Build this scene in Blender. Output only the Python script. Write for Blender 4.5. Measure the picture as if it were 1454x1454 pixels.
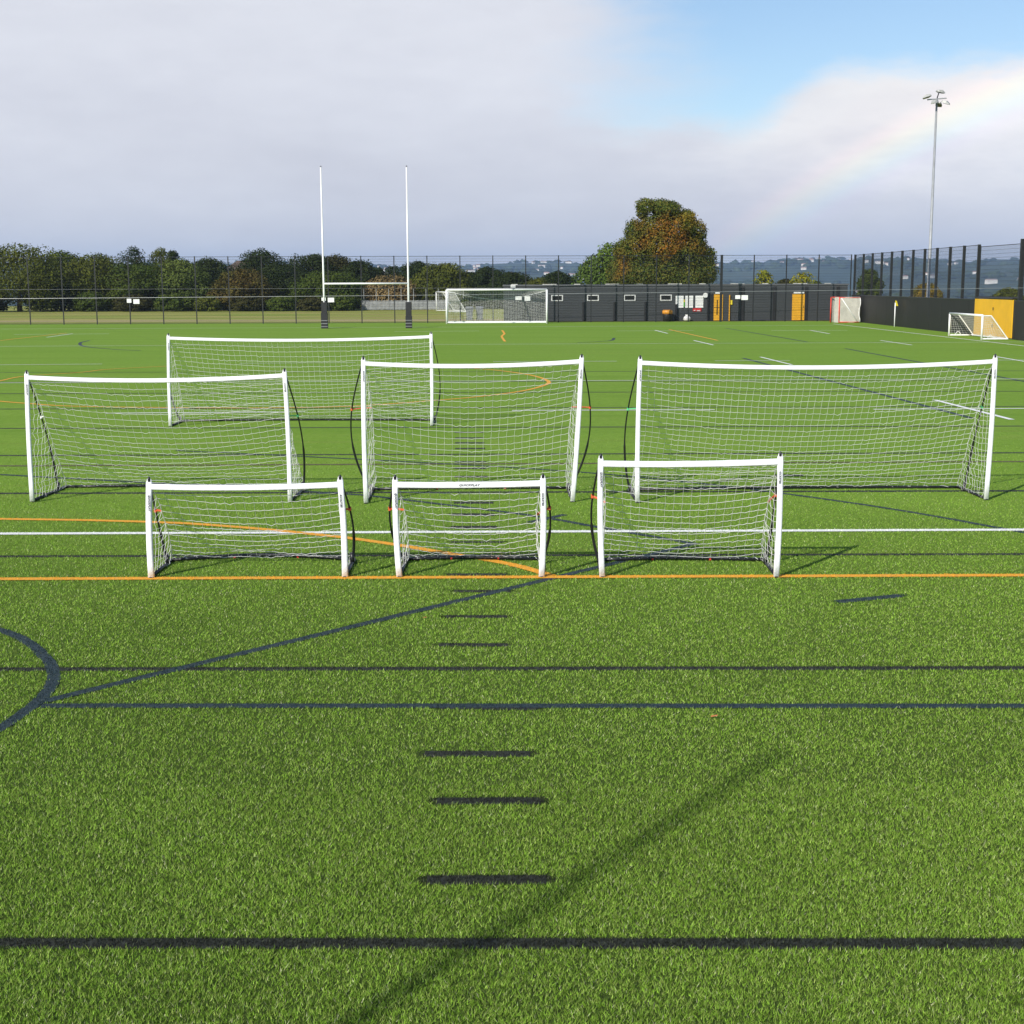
import bpy, math, random
import numpy as np
from mathutils import Vector, Matrix

for o in list(bpy.data.objects):
    bpy.data.objects.remove(o, do_unlink=True)
scene = bpy.context.scene
COL = scene.collection
rng = np.random.default_rng(7)
random.seed(7)
R = math.radians

# ------------------------------------------------------------------ camera
cam_data = bpy.data.cameras.new('camera')
cam_data.sensor_width = 36.0
cam_data.lens = 36.0 * 1970 / 1454
cam_data.clip_start = 0.1
cam_data.clip_end = 30000
cam = bpy.data.objects.new('camera', cam_data)
COL.objects.link(cam)
cam.matrix_world = (Matrix.Translation((0, 0, 3.0)) @ Matrix.Rotation(math.pi / 2 - R(9.383), 4, 'X')
                    @ Matrix.Rotation(R(-0.2), 4, 'Z'))
scene.camera = cam
scene.render.resolution_x = scene.render.resolution_y = 1024

# ------------------------------------------------------------------ sun, sky, exposure
SUN_AZ, SUN_EL = R(36.0), R(31.0)                 # the way the shadows run, and the sun's height
sun_dir = Vector((math.sin(SUN_AZ) * math.cos(SUN_EL), math.cos(SUN_AZ) * math.cos(SUN_EL), -math.sin(SUN_EL)))
sd = bpy.data.lights.new('sun', 'SUN')
sd.energy = 5.0
sd.angle = R(0.53)
sd.color = (1.0, 0.955, 0.87)
sun = bpy.data.objects.new('sun', sd)
COL.objects.link(sun)
sun.rotation_euler = sun_dir.to_track_quat('-Z', 'Y').to_euler()
sun.location = (-20, -30, 40)

scene.view_settings.view_transform = 'Standard'
scene.view_settings.look = 'None'
scene.view_settings.exposure = 0.10
scene.view_settings.gamma = 1.0
scene.view_settings.use_curve_mapping = False
scene.render.engine = 'CYCLES'
scene.cycles.max_bounces = 6
scene.cycles.transparent_max_bounces = 8
scene.cycles.volume_bounces = 0


class Graph:
    """Small wrapper that writes node arithmetic as code."""
    def __init__(self, tree):
        self.t = tree

    def node(self, kind, **kw):
        n = self.t.nodes.new(kind)
        for k, v in kw.items():
            setattr(n, k, v)
        return n

    def put(self, sock, v):
        if isinstance(v, bpy.types.NodeSocket):
            self.t.links.new(v, sock)
        else:
            sock.default_value = v

    def m(self, op, *a, clamp=False):
        n = self.node('ShaderNodeMath', operation=op, use_clamp=clamp)
        for i, v in enumerate(a):
            self.put(n.inputs[i], v)
        return n.outputs[0]

    def step(self, lo, hi, v):
        n = self.node('ShaderNodeMapRange', interpolation_type='SMOOTHSTEP')
        for i, q in enumerate((v, lo, hi, 0.0, 1.0)):
            self.put(n.inputs[i], q)
        return n.outputs[0]

    def noise(self, vec, scale, detail=4, rough=0.55, dist=0.0, dims='3D'):
        n = self.node('ShaderNodeTexNoise', noise_dimensions=dims)
        self.put(n.inputs['Vector'], vec)
        n.inputs['Scale'].default_value = scale
        n.inputs['Detail'].default_value = detail
        n.inputs['Roughness'].default_value = rough
        n.inputs['Distortion'].default_value = dist
        return n.outputs[0]

    def mix(self, f, a, b, blend='MIX'):
        n = self.node('ShaderNodeMix', data_type='RGBA', blend_type=blend)
        self.put(n.inputs[0], f)
        for s, v in ((n.inputs[6], a), (n.inputs[7], b)):
            self.put(s, v if isinstance(v, bpy.types.NodeSocket) else tuple(v)[:3] + (1.0,))
        return n.outputs[2]

    def scale(self, vec, s):
        n = self.node('ShaderNodeMapping')
        self.put(n.inputs['Vector'], vec)
        n.inputs['Scale'].default_value = s
        return n.outputs[0]


world = bpy.data.worlds.new('World')
scene.world = world
world.use_nodes = True
wt = world.node_tree
wt.nodes.clear()
g = Graph(wt)
sky = g.node('ShaderNodeTexSky', sky_type='NISHITA')
sky.sun_disc = False
sky.sun_elevation = SUN_EL
sky.sun_rotation = SUN_AZ + math.pi
sky.altitude = 100
sky.air_density = 1.0
sky.dust_density = 0.5
sky.ozone_density = 2.5
gen = g.node('ShaderNodeTexCoord').outputs['Generated']
sep = g.node('ShaderNodeSeparateXYZ')
g.put(sep.inputs[0], gen)
DEG = 180 / math.pi
az = g.m('MULTIPLY', g.m('ARCTAN2', sep.outputs[0], sep.outputs[1]), DEG)
el = g.m('MULTIPLY', g.m('ARCSINE', sep.outputs[2]), DEG)
flat = g.scale(gen, (1, 1, 3.2))
n_big = g.m('SUBTRACT', g.noise(flat, 3.2, 5, 0.55), 0.5)
n_mid = g.m('SUBTRACT', g.noise(flat, 11.0, 6, 0.6), 0.5)
n_fine = g.m('SUBTRACT', g.noise(flat, 26.0, 6, 0.62), 0.5)
# cloud bank ahead, a blue opening to its upper right, clear sky towards the sun
low_edge = g.m('ADD', 5.7, g.m('MULTIPLY', 2.1, g.step(9.0, 13.0, az)))
e1 = g.step(-0.5, 1.0, g.m('ADD', g.m('SUBTRACT', el, low_edge),
                             g.m('ADD', g.m('MULTIPLY', n_mid, 1.0), g.m('MULTIPLY', n_fine, 1.2))))
a1 = g.step(1.0, 9.0, g.m('ADD', az, g.m('ADD', g.m('MULTIPLY', n_big, 3.0), g.m('MULTIPLY', n_mid, 7.0))))
gap = g.m('MULTIPLY', e1, a1)
high = g.step(15.0, 34.0, g.m('ADD', el, g.m('MULTIPLY', n_big, 30.0)))
back = g.step(70.0, 110.0, g.m('ADD', g.m('ABSOLUTE', az), g.m('MULTIPLY', n_big, 60.0)))
clear = g.m('MAXIMUM', gap, g.m('MAXIMUM', high, back))
cloud = g.m('SUBTRACT', 1.0, clear)
# cloud tones: soft lavender grey base, paler above, a white sunlit head under the opening
c1 = g.mix(g.step(0.0, 7.5, g.m('ADD', el, g.m('MULTIPLY', n_big, 5.0))), (0.690, 0.700, 0.760), (0.775, 0.795, 0.865))
head = g.m('MULTIPLY', g.step(2.0, 17.0, g.m('ADD', az, g.m('MULTIPLY', n_mid, 8.0))),
           g.step(2.6, 6.4, g.m('ADD', el, g.m('MULTIPLY', n_mid, 3.5))))
c2 = g.mix(head, c1, (1.0, 0.985, 0.975))
c3 = g.mix(1.0, c2, g.mix(g.m('ADD', 0.5, g.m('ADD', g.m('MULTIPLY', n_big, 1.5), g.m('ADD', g.m('MULTIPLY', n_mid, 0.9), g.m('MULTIPLY', n_fine, 0.5))), clamp=True), (0.91, 0.91, 0.925), (1.07, 1.07, 1.06)), 'MULTIPLY')
# rainbow round the point opposite the sun
dotn = g.node('ShaderNodeVectorMath', operation='DOT_PRODUCT')
g.put(dotn.inputs[0], gen)
dotn.inputs[1].default_value = sun_dir
ang = g.m('MULTIPLY', g.m('ARCCOSINE', dotn.outputs['Value']), DEG)
ramp = g.node('ShaderNodeValToRGB')
g.put(ramp.inputs[0], g.m('DIVIDE', g.m('SUBTRACT', ang, 38.0), 6.0, clamp=True))
cr = ramp.color_ramp
cr.elements[0].position = 0.0
cr.elements[0].color = (0.20, 0.20, 0.21, 1)
cr.elements[1].position = 1.0
cr.elements[1].color = (0, 0, 0, 1)
for pos, c in ((0.30, (0.22, 0.22, 0.25)), (0.40, (0.30, 0.27, 0.50)), (0.47, (0.18, 0.52, 0.58)), (0.53, (0.42, 0.62, 0.30)),
               (0.59, (0.72, 0.60, 0.16)), (0.65, (0.66, 0.28, 0.16)), (0.73, (0.10, 0.02, 0.03))):
    e = cr.elements.new(pos)
    e.color = c + (1,)
bow = g.m('MULTIPLY', cloud, g.m('MULTIPLY', g.m('ADD', 0.11, g.m('MULTIPLY', g.step(0.2, 7.0, el), 0.12)), g.step(110, 60, g.m('ABSOLUTE', az))))
withbow = g.mix(bow, c3, ramp.outputs[0], 'ADD')
bg_sky = g.node('ShaderNodeBackground')
g.put(bg_sky.inputs[0], sky.outputs[0])
bg_sky.inputs[1].default_value = 0.125
bg_cloud = g.node('ShaderNodeBackground')
g.put(bg_cloud.inputs[0], withbow)
bg_cloud.inputs[1].default_value = 0.92
mixs = g.node('ShaderNodeMixShader')
g.put(mixs.inputs[0], cloud)
g.put(mixs.inputs[1], bg_sky.outputs[0])
g.put(mixs.inputs[2], bg_cloud.outputs[0])
wo = g.node('ShaderNodeOutputWorld')
g.put(wo.inputs[0], mixs.outputs[0])

# ------------------------------------------------------------------ materials
MATS = {}


def new_mat(name):
    m = bpy.data.materials.new(name)
    m.use_nodes = True
    m.node_tree.nodes.clear()
    MATS[name] = m
    gg = Graph(m.node_tree)
    b = gg.node('ShaderNodeBsdfPrincipled')
    o = gg.node('ShaderNodeOutputMaterial')
    gg.put(o.inputs[0], b.outputs[0])
    return m, gg, b, o


def plain(name, col, rough=0.6, metal=0.0, spec=0.5, vary=0.08, scale=6.0, bump=0.0, bscale=60.0):
    """A surface of one colour with uneven wear and a fine relief."""
    m, gg, b, o = new_mat(name)
    pos = gg.node('ShaderNodeNewGeometry').outputs['Position']
    n = gg.noise(pos, scale, 5, 0.6)
    f = gg.m('ADD', gg.m('MULTIPLY', gg.m('SUBTRACT', n, 0.5), 3.0), 0.5, clamp=True)
    lo = tuple(c * (1 - vary) for c in col)
    hi = tuple(min(1, c * (1 + vary)) for c in col)
    gg.put(b.inputs['Base Color'], gg.mix(f, lo, hi))
    gg.put(b.inputs['Roughness'], gg.m('ADD', rough - 0.05, gg.m('MULTIPLY', n, 0.1)))
    b.inputs['Metallic'].default_value = metal
    b.inputs['Specular IOR Level'].default_value = spec
    if bump:
        bn = gg.node('ShaderNodeBump')
        bn.inputs['Strength'].default_value = bump
        bn.inputs['Distance'].default_value = 0.02
        gg.put(bn.inputs['Height'], gg.noise(pos, bscale, 3, 0.6))
        gg.put(b.inputs['Normal'], bn.outputs[0])
    return m


def tinted(name, rough=0.55, transl=0.25, spec=0.3):
    """Leaves and turf fibres: every leaf carries its own tint."""
    m, gg, b, o = new_mat(name)
    at = gg.node('ShaderNodeAttribute', attribute_name='tint')
    gg.put(b.inputs['Base Color'], at.outputs['Color'])
    b.inputs['Roughness'].default_value = rough
    b.inputs['Specular IOR Level'].default_value = spec
    if transl:
        tr = gg.node('ShaderNodeBsdfTranslucent')
        gg.put(tr.inputs[0], gg.mix(1.0, at.outputs['Color'], (1.1, 1.15, 0.6), 'MULTIPLY'))
        mx = gg.node('ShaderNodeMixShader')
        mx.inputs[0].default_value = transl
        gg.put(mx.inputs[1], b.outputs[0])
        gg.put(mx.inputs[2], tr.outputs[0])
        gg.put(o.inputs[0], mx.outputs[0])
    return m


plain('sleeve', (0.80, 0.80, 0.81), 0.75, spec=0.2, vary=0.03, scale=9, bump=0.25, bscale=40)
plain('white_paint', (0.78, 0.78, 0.77), 0.4, vary=0.04)
plain('net_white', (0.74, 0.74, 0.70), 0.8, spec=0.1, vary=0.10, scale=3)
plain('black_tube', (0.014, 0.014, 0.016), 0.38, vary=0.2)
plain('black_fence', (0.012, 0.013, 0.014), 0.5, vary=0.2)
plain('black_board', (0.010, 0.010, 0.011), 0.55, vary=0.25, scale=1.2)
plain('ink', (0.02, 0.02, 0.035), 0.7)
plain('orange_strap', (0.55, 0.09, 0.025), 0.6)
plain('red_tie', (0.55, 0.03, 0.02), 0.6)
plain('green_tie', (0.10, 0.50, 0.20), 0.6)
plain('pad_black', (0.009, 0.009, 0.011), 0.6, vary=0.15)
plain('galv', (0.36, 0.37, 0.38), 0.42, metal=0.3, vary=0.12, scale=2)
plain('lamp_body', (0.36, 0.36, 0.35), 0.45, vary=0.08)
plain('lamp_glass', (0.10, 0.10, 0.09), 0.12)
plain('door_yellow', (0.68, 0.34, 0.015), 0.5, vary=0.06, scale=2)
plain('gate_yellow', (0.72, 0.40, 0.012), 0.5, vary=0.07, scale=1.6)
plain('window_frame', (0.62, 0.62, 0.60), 0.5)
plain('glass', (0.015, 0.016, 0.018), 0.08)
plain('board_white', (0.74, 0.74, 0.72), 0.5, vary=0.05, scale=4)
plain('roof_grey', (0.10, 0.105, 0.11), 0.7)
plain('trim_pale', (0.55, 0.54, 0.51), 0.6, vary=0.2)
plain('bin_grey', (0.17, 0.18, 0.20), 0.5)
plain('bin_black', (0.02, 0.02, 0.022), 0.5)
plain('bin_orange', (0.72, 0.30, 0.03), 0.5)
plain('bag_white', (0.72, 0.70, 0.68), 0.6, bump=0.6, bscale=12)
plain('red_sign', (0.50, 0.02, 0.02), 0.5)
plain('green_sign', (0.10, 0.45, 0.05), 0.5)
plain('yellow_sign', (0.75, 0.60, 0.03), 0.5)
plain('goal_red', (0.62, 0.05, 0.03), 0.5)
plain('net_cream', (0.62, 0.60, 0.53), 0.85, vary=0.10, scale=3)
plain('palisade', (0.30, 0.31, 0.31), 0.5, metal=0.2, vary=0.2, scale=1.5)
plain('leaf_orange', (0.55, 0.20, 0.06), 0.7)
plain('bark', (0.07, 0.05, 0.035), 0.9, vary=0.3, bump=0.6, bscale=8)
plain('roof_tile', (0.10, 0.072, 0.058), 0.8, vary=0.2)
plain('brick_wall', (0.36, 0.22, 0.15), 0.85, vary=0.15)
plain('render_wall', (0.68, 0.64, 0.58), 0.85, vary=0.1)
plain('far_roof', (0.30, 0.17, 0.13), 0.85, vary=0.3, scale=0.02)
plain('far_wall', (0.74, 0.70, 0.65), 0.85, vary=0.25, scale=0.02)
plain('line_white', (0.80, 0.80, 0.77), 0.8, vary=0.12, scale=25)
plain('line_black', (0.022, 0.025, 0.017), 0.8, vary=0.5, scale=30)
plain('line_brown', (0.10, 0.085, 0.03), 0.8, vary=0.4, scale=20)
plain('line_blue', (0.020, 0.038, 0.045), 0.8, vary=0.4, scale=30)
plain('line_orange', (0.75, 0.35, 0.025), 0.8, vary=0.15, scale=25)
tinted('fibre', 0.5, 0.12, 0.12)
tinted('leaf', 0.8, 0.15, 0.05)


def clad_material():
    m, gg, b, o = new_mat('cladding')
    pos = gg.node('ShaderNodeNewGeometry').outputs['Position']
    sp = gg.node('ShaderNodeSeparateXYZ')
    gg.put(sp.inputs[0], pos)
    n = gg.noise(gg.scale(pos, (0.4, 0.4, 3)), 1.5, 5, 0.6)
    gg.put(b.inputs['Base Color'], gg.mix(n, (0.036, 0.039, 0.043), (0.056, 0.060, 0.064)))
    b.inputs['Roughness'].default_value = 0.45
    saw = gg.m('FRACT', gg.m('DIVIDE', sp.outputs[2], 0.2))
    bn = gg.node('ShaderNodeBump')
    bn.inputs['Strength'].default_value = 0.6
    bn.inputs['Distance'].default_value = 0.02
    gg.put(bn.inputs['Height'], gg.step(0.0, 0.15, saw))
    gg.put(b.inputs['Normal'], bn.outputs[0])


clad_material()


def turf_material():
    m, gg, b, o = new_mat('turf')
    pos = gg.node('ShaderNodeNewGeometry').outputs['Position']
    big = gg.noise(gg.scale(pos, (0.25, 0.6, 1)), 0.5, 4, 0.6)
    streak = gg.noise(gg.scale(pos, (0.06, 1.6, 1)), 1.0, 5, 0.65)
    fine = gg.noise(pos, 38, 3, 0.7)
    tuft = gg.noise(gg.scale(pos, (1, 0.45, 1)), 7, 6, 0.8)
    blot = gg.noise(gg.scale(pos, (0.35, 0.8, 1)), 2.4, 5, 0.7)
    c = gg.mix(gg.m('ADD', gg.m('MULTIPLY', gg.m('SUBTRACT', big, 0.5), 2.2), 0.5, clamp=True), (0.180, 0.300, 0.040), (0.212, 0.328, 0.050))
    c = gg.mix(gg.m('MULTIPLY', gg.step(0.52, 0.70, streak), 0.45), c, (0.235, 0.270, 0.062))
    bands = gg.noise(gg.scale(pos, (0.012, 0.55, 1)), 1.0, 5, 0.7)
    c = gg.mix(gg.m('MULTIPLY', gg.step(0.50, 0.68, bands), 0.42), c, (0.120, 0.222, 0.030))
    c = gg.mix(gg.m('MULTIPLY', gg.step(0.40, 0.66, tuft), 0.42), c, (0.110, 0.215, 0.020))
    c = gg.mix(gg.m('MULTIPLY', gg.step(0.45, 0.75, fine), 0.35), c, (0.095, 0.190, 0.018))
    c = gg.mix(gg.m('MULTIPLY', gg.step(0.46, 0.66, blot), 0.22), c, (0.135, 0.225, 0.030))
    # close by, the fibres are real and the sheet is their infill of green crumb and black rubber
    sp = gg.node('ShaderNodeSeparateXYZ')
    gg.put(sp.inputs[0], pos)
    infill = gg.mix(gg.noise(pos, 160, 2, 0.6), (0.030, 0.050, 0.014), (0.085, 0.130, 0.026))
    c = gg.mix(gg.step(7, 22, sp.outputs[1]), infill, c)
    gg.put(b.inputs['Base Color'], c)
    b.inputs['Roughness'].default_value = 0.8
    b.inputs['Specular IOR Level'].default_value = 0.02
    bn = gg.node('ShaderNodeBump')
    bn.inputs['Strength'].default_value = 0.5
    bn.inputs['Distance'].default_value = 0.02
    gg.put(bn.inputs['Height'], gg.noise(pos, 45, 3, 0.7))
    gg.put(b.inputs['Normal'], bn.outputs[0])


turf_material()


def land_material():
    """Rough grass on the plateau; woods, fields and built-up patches on the far hills."""
    m, gg, b, o = new_mat('land')
    pos = gg.node('ShaderNodeNewGeometry').outputs['Position']
    sp = gg.node('ShaderNodeSeparateXYZ')
    gg.put(sp.inputs[0], pos)
    y = sp.outputs[1]
    n1 = gg.noise(gg.scale(pos, (0.12, 0.5, 1)), 0.5, 5, 0.6)
    n2 = gg.noise(pos, 3.0, 4, 0.65)
    near = gg.mix(gg.step(0.38, 0.62, n1), (0.230, 0.275, 0.048), (0.345, 0.310, 0.095))
    near = gg.mix(gg.m('MULTIPLY', gg.step(0.45, 0.7, n2), 0.4), near, (0.170, 0.205, 0.042))
    # worn pale track along the back of the pitch fence
    yy = gg.m('ADD', y, gg.m('MULTIPLY', gg.m('SUBTRACT', n1, 0.5), 9.0))
    track = gg.m('MULTIPLY', gg.step(112.5, 115, yy), gg.step(121, 117.5, yy))
    near = gg.mix(gg.m('MULTIPLY', track, 0.75), near, (0.42, 0.34, 0.18))
    strip = gg.m('MULTIPLY', gg.step(106, 107.5, yy), gg.step(112.5, 110.0, yy))
    near = gg.mix(gg.m('MULTIPLY', strip, 0.6), near, (0.15, 0.17, 0.045))
    f1 = gg.noise(pos, 0.0016, 6, 0.62)
    f2 = gg.noise(pos, 0.010, 5, 0.65)
    far = gg.mix(gg.step(0.42, 0.58, f1), (0.032, 0.050, 0.022), (0.060, 0.080, 0.034))
    far = gg.mix(gg.m('MULTIPLY', gg.step(0.50, 0.66, f2), 0.7), far, (0.022, 0.036, 0.016))
    far = gg.mix(gg.m('MULTIPLY', gg.step(0.60, 0.68, gg.noise(pos, 0.0045, 6, 0.7)), 0.55), far, (0.26, 0.20, 0.15))
    ln = gg.node('ShaderNodeVectorMath', operation='LENGTH')
    gg.put(ln.inputs[0], pos)
    gg.put(b.inputs['Base Color'], gg.mix(gg.step(230, 420, ln.outputs['Value']), near, far))
    b.inputs['Roughness'].default_value = 0.9
    b.inputs['Specular IOR Level'].default_value = 0.1


land_material()

# ------------------------------------------------------------------ mesh helpers


def mesh_np(name, verts, faces, mat, parent=None, tint=None, smooth=False):
    """verts (n,3), faces (m,k) with k fixed; tint (n,3) per vertex."""
    verts = np.asarray(verts, np.float32)
    faces = np.asarray(faces, np.int32)
    me = bpy.data.meshes.new(name)
    me.vertices.add(len(verts))
    me.vertices.foreach_set('co', verts.ravel())
    k = faces.shape[1]
    me.loops.add(faces.size)
    me.loops.foreach_set('vertex_index', faces.ravel())
    me.polygons.add(len(faces))
    me.polygons.foreach_set('loop_start', np.arange(0, faces.size, k, dtype=np.int32))
    if smooth:
        me.polygons.foreach_set('use_smooth', np.ones(len(faces), bool))
    me.update(calc_edges=True)
    if tint is not None:
        a = me.color_attributes.new('tint', 'FLOAT_COLOR', 'POINT')
        c = np.ones((len(verts), 4), np.float32)
        c[:, :3] = tint
        a.data.foreach_set('color', c.ravel())
    me.materials.append(MATS[mat])
    return link(name, me, parent)


def link(name, data, parent=None):
    o = bpy.data.objects.new(name, data)
    COL.objects.link(o)
    if parent is not None:
        o.parent = parent
    return o


def tag(o, label, cat, group=None):
    o['label'] = label
    o['category'] = cat
    if group:
        o['group'] = group
    return o


def thing(name, loc, label, cat, group=None, rz=0.0):
    o = link(name, None)
    o.location = loc
    o.rotation_euler = (0, 0, rz)
    return tag(o, label, cat, group)


def kind(o, k, label=None):
    o['kind'] = k
    if label:
        o['label'] = label
    return o


class MB:
    def __init__(self):
        self.v, self.f = [], []

    def add(self, vs, fs):
        n = len(self.v)
        self.v += [tuple(q) for q in vs]
        self.f += [tuple(i + n for i in q) for q in fs]
        return self

    def box(self, x0, x1, y0, y1, z0, z1):
        vs = [(x, y, z) for z in (z0, z1) for y in (y0, y1) for x in (x0, x1)]
        return self.add(vs, [(0, 2, 3, 1), (4, 5, 7, 6), (0, 1, 5, 4), (2, 6, 7, 3), (0, 4, 6, 2), (1, 3, 7, 5)])

    def tube(self, pts, rad, n=8, cap=True, flat=1.0, square=0):
        """Tube along points; rad one value or one per point; flat squashes it along the second axis."""
        pts = [Vector(p) for p in pts]
        rr = rad if isinstance(rad, (list, tuple)) else [rad] * len(pts)
        vs, fs = [], []
        for i, p in enumerate(pts):
            t = (pts[min(i + 1, len(pts) - 1)] - pts[max(i - 1, 0)]).normalized()
            ref = Vector((0, 1, 0)) if abs(t.y) < 0.8 else Vector((1, 0, 0))
            a = t.cross(ref).normalized()
            b = a.cross(t).normalized()
            for k in range(n):
                w = 2 * math.pi * (k + 0.5) / n
                q = (abs(math.cos(w)) ** square + abs(math.sin(w)) ** square) ** (-1 / square) if square else 1.0
                vs.append(p + a * (math.cos(w) * rr[i] * q) + b * (math.sin(w) * rr[i] * flat * q))
        for i in range(len(pts) - 1):
            for k in range(n):
                fs.append((i * n + k, i * n + (k + 1) % n, (i + 1) * n + (k + 1) % n, (i + 1) * n + k))
        if cap:
            fs.append(tuple(range(n))[::-1])
            fs.append(tuple(range((len(pts) - 1) * n, len(pts) * n)))
        return self.add(vs, fs)

    def bar(self, p, q, w, d):
        """Rounded fabric-sleeve bar of width w and depth d (depth along y)."""
        return self.tube([p, q], w / 2, 8, True, d / w)

    def build(self, name, mat, parent=None, smooth=False):
        me = bpy.data.meshes.new(name)
        me.from_pydata(self.v, [], self.f)
        if smooth:
            for p in me.polygons:
                p.use_smooth = True
        me.update()
        me.materials.append(MATS[mat])
        return link(name, me, parent)


def strands(segs_p, segs_q, r):
    """Three-sided cords for arrays of end points."""
    p, q = np.asarray(segs_p, float), np.asarray(segs_q, float)
    d = q - p
    d /= np.maximum(np.linalg.norm(d, axis=1, keepdims=True), 1e-9)
    ref = np.where(np.abs(d[:, 2:3]) > 0.9, np.array([[1.0, 0, 0]]), np.array([[0, 0, 1.0]]))
    a = np.cross(d, ref)
    a /= np.linalg.norm(a, axis=1, keepdims=True)
    b = np.cross(d, a)
    r = np.broadcast_to(np.asarray(r, float).reshape(-1, 1), (len(p), 1))
    rings = []
    for k in range(3):
        w = 2 * math.pi * k / 3
        rings.append((math.cos(w) * a + math.sin(w) * b) * r)
    v = np.stack([p + rings[0], p + rings[1], p + rings[2], q + rings[0], q + rings[1], q + rings[2]], 1).reshape(-1, 3)
    base = np.arange(len(p))[:, None] * 6
    f = np.concatenate([base + np.array([0, 1, 4, 3]), base + np.array([1, 2, 5, 4]), base + np.array([2, 0, 3, 5])])
    return v, f


def grid_segs(P):
    """P (nu,nv,3) -> segments along v-rows (first) and along u-columns."""
    a = (P[:-1].reshape(-1, 3), P[1:].reshape(-1, 3))
    b = (P[:, :-1].reshape(-1, 3), P[:, 1:].reshape(-1, 3))
    return a, b


FONT_CACHE = {}


def lettering(name, body, size, mat, parent, M, shear=0.25, wide=1.0):
    key = (body, size)
    if key not in FONT_CACHE:
        cu = bpy.data.curves.new('lettering', 'FONT')
        cu.body = body
        cu.size = size
        cu.extrude = 0.0008
        cu.shear = shear
        cu.offset = size * 0.022
        cu.align_x = 'CENTER'
        cu.align_y = 'CENTER'
        cu.resolution_u = 2
        cu.space_character = 1.1
        tmp = bpy.data.objects.new('lettering', cu)
        COL.objects.link(tmp)
        dg = bpy.context.evaluated_depsgraph_get()
        me = bpy.data.meshes.new_from_object(tmp.evaluated_get(dg))
        bpy.data.objects.remove(tmp, do_unlink=True)
        FONT_CACHE[key] = me
    me = FONT_CACHE[key].copy()
    me.materials.clear()
    me.materials.append(MATS[mat])
    me.transform(M @ Matrix.Diagonal((wide, 1, 1, 1)))
    return link(name, me, parent)


# ------------------------------------------------------------------ the land


def smooth01(a, b, x):
    t = np.clip((x - a) / (b - a), 0, 1)
    return t * t * (3 - 2 * t)


def land_height(x, y):
    x, y = np.asarray(x, float), np.asarray(y, float)
    r = np.hypot(x, y)
    a = np.degrees(np.arctan2(x, y))
    z = -0.03 - 62 * smooth01(206, 720, r)
    side = 0.67 + 0.09 * smooth01(3, 12, a) + 0.05 * np.sin(a * 0.55 + 1.0) + 0.035 * np.sin(a * 1.7) + 0.02 * np.sin(a * 4.1)
    top = 3 + 6600 * np.tan(np.radians(side)) + 62
    z = z + top * smooth01(1500, 6600, r)
    z = z + smooth01(900, 2500, r) * (7 * np.sin(x * 0.004 + y * 0.0021) + 5 * np.sin(y * 0.0047 - x * 0.0016) + 3 * np.sin(x * 0.011 + 2))
    return z


rr = np.concatenate([np.array([0.5, 60, 140, 200]), np.linspace(215, 720, 26), np.geomspace(780, 9000, 60)])
na = 360
aa = np.linspace(0, 2 * np.pi, na, endpoint=False)
X = rr[:, None] * np.sin(aa)
Y = rr[:, None] * np.cos(aa)
V = np.stack([X, Y, land_height(X, Y)], -1).reshape(-1, 3)
F = [(i * na + k, i * na + (k + 1) % na, (i + 1) * na + (k + 1) % na, (i + 1) * na + k) for i in range(len(rr) - 1) for k in range(na)]
kind(mesh_np('ground', V, F, 'land', smooth=True), 'structure')

# the pitch: one sheet of artificial turf
PX0, PX1, PY0, PY1 = -46.0, 26.02, -9.0, 107.6
pitch = MB().box(PX0, PX1, PY0, PY1, -0.02, 0.0).build('artificial_pitch', 'turf')
kind(pitch, 'structure')

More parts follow.
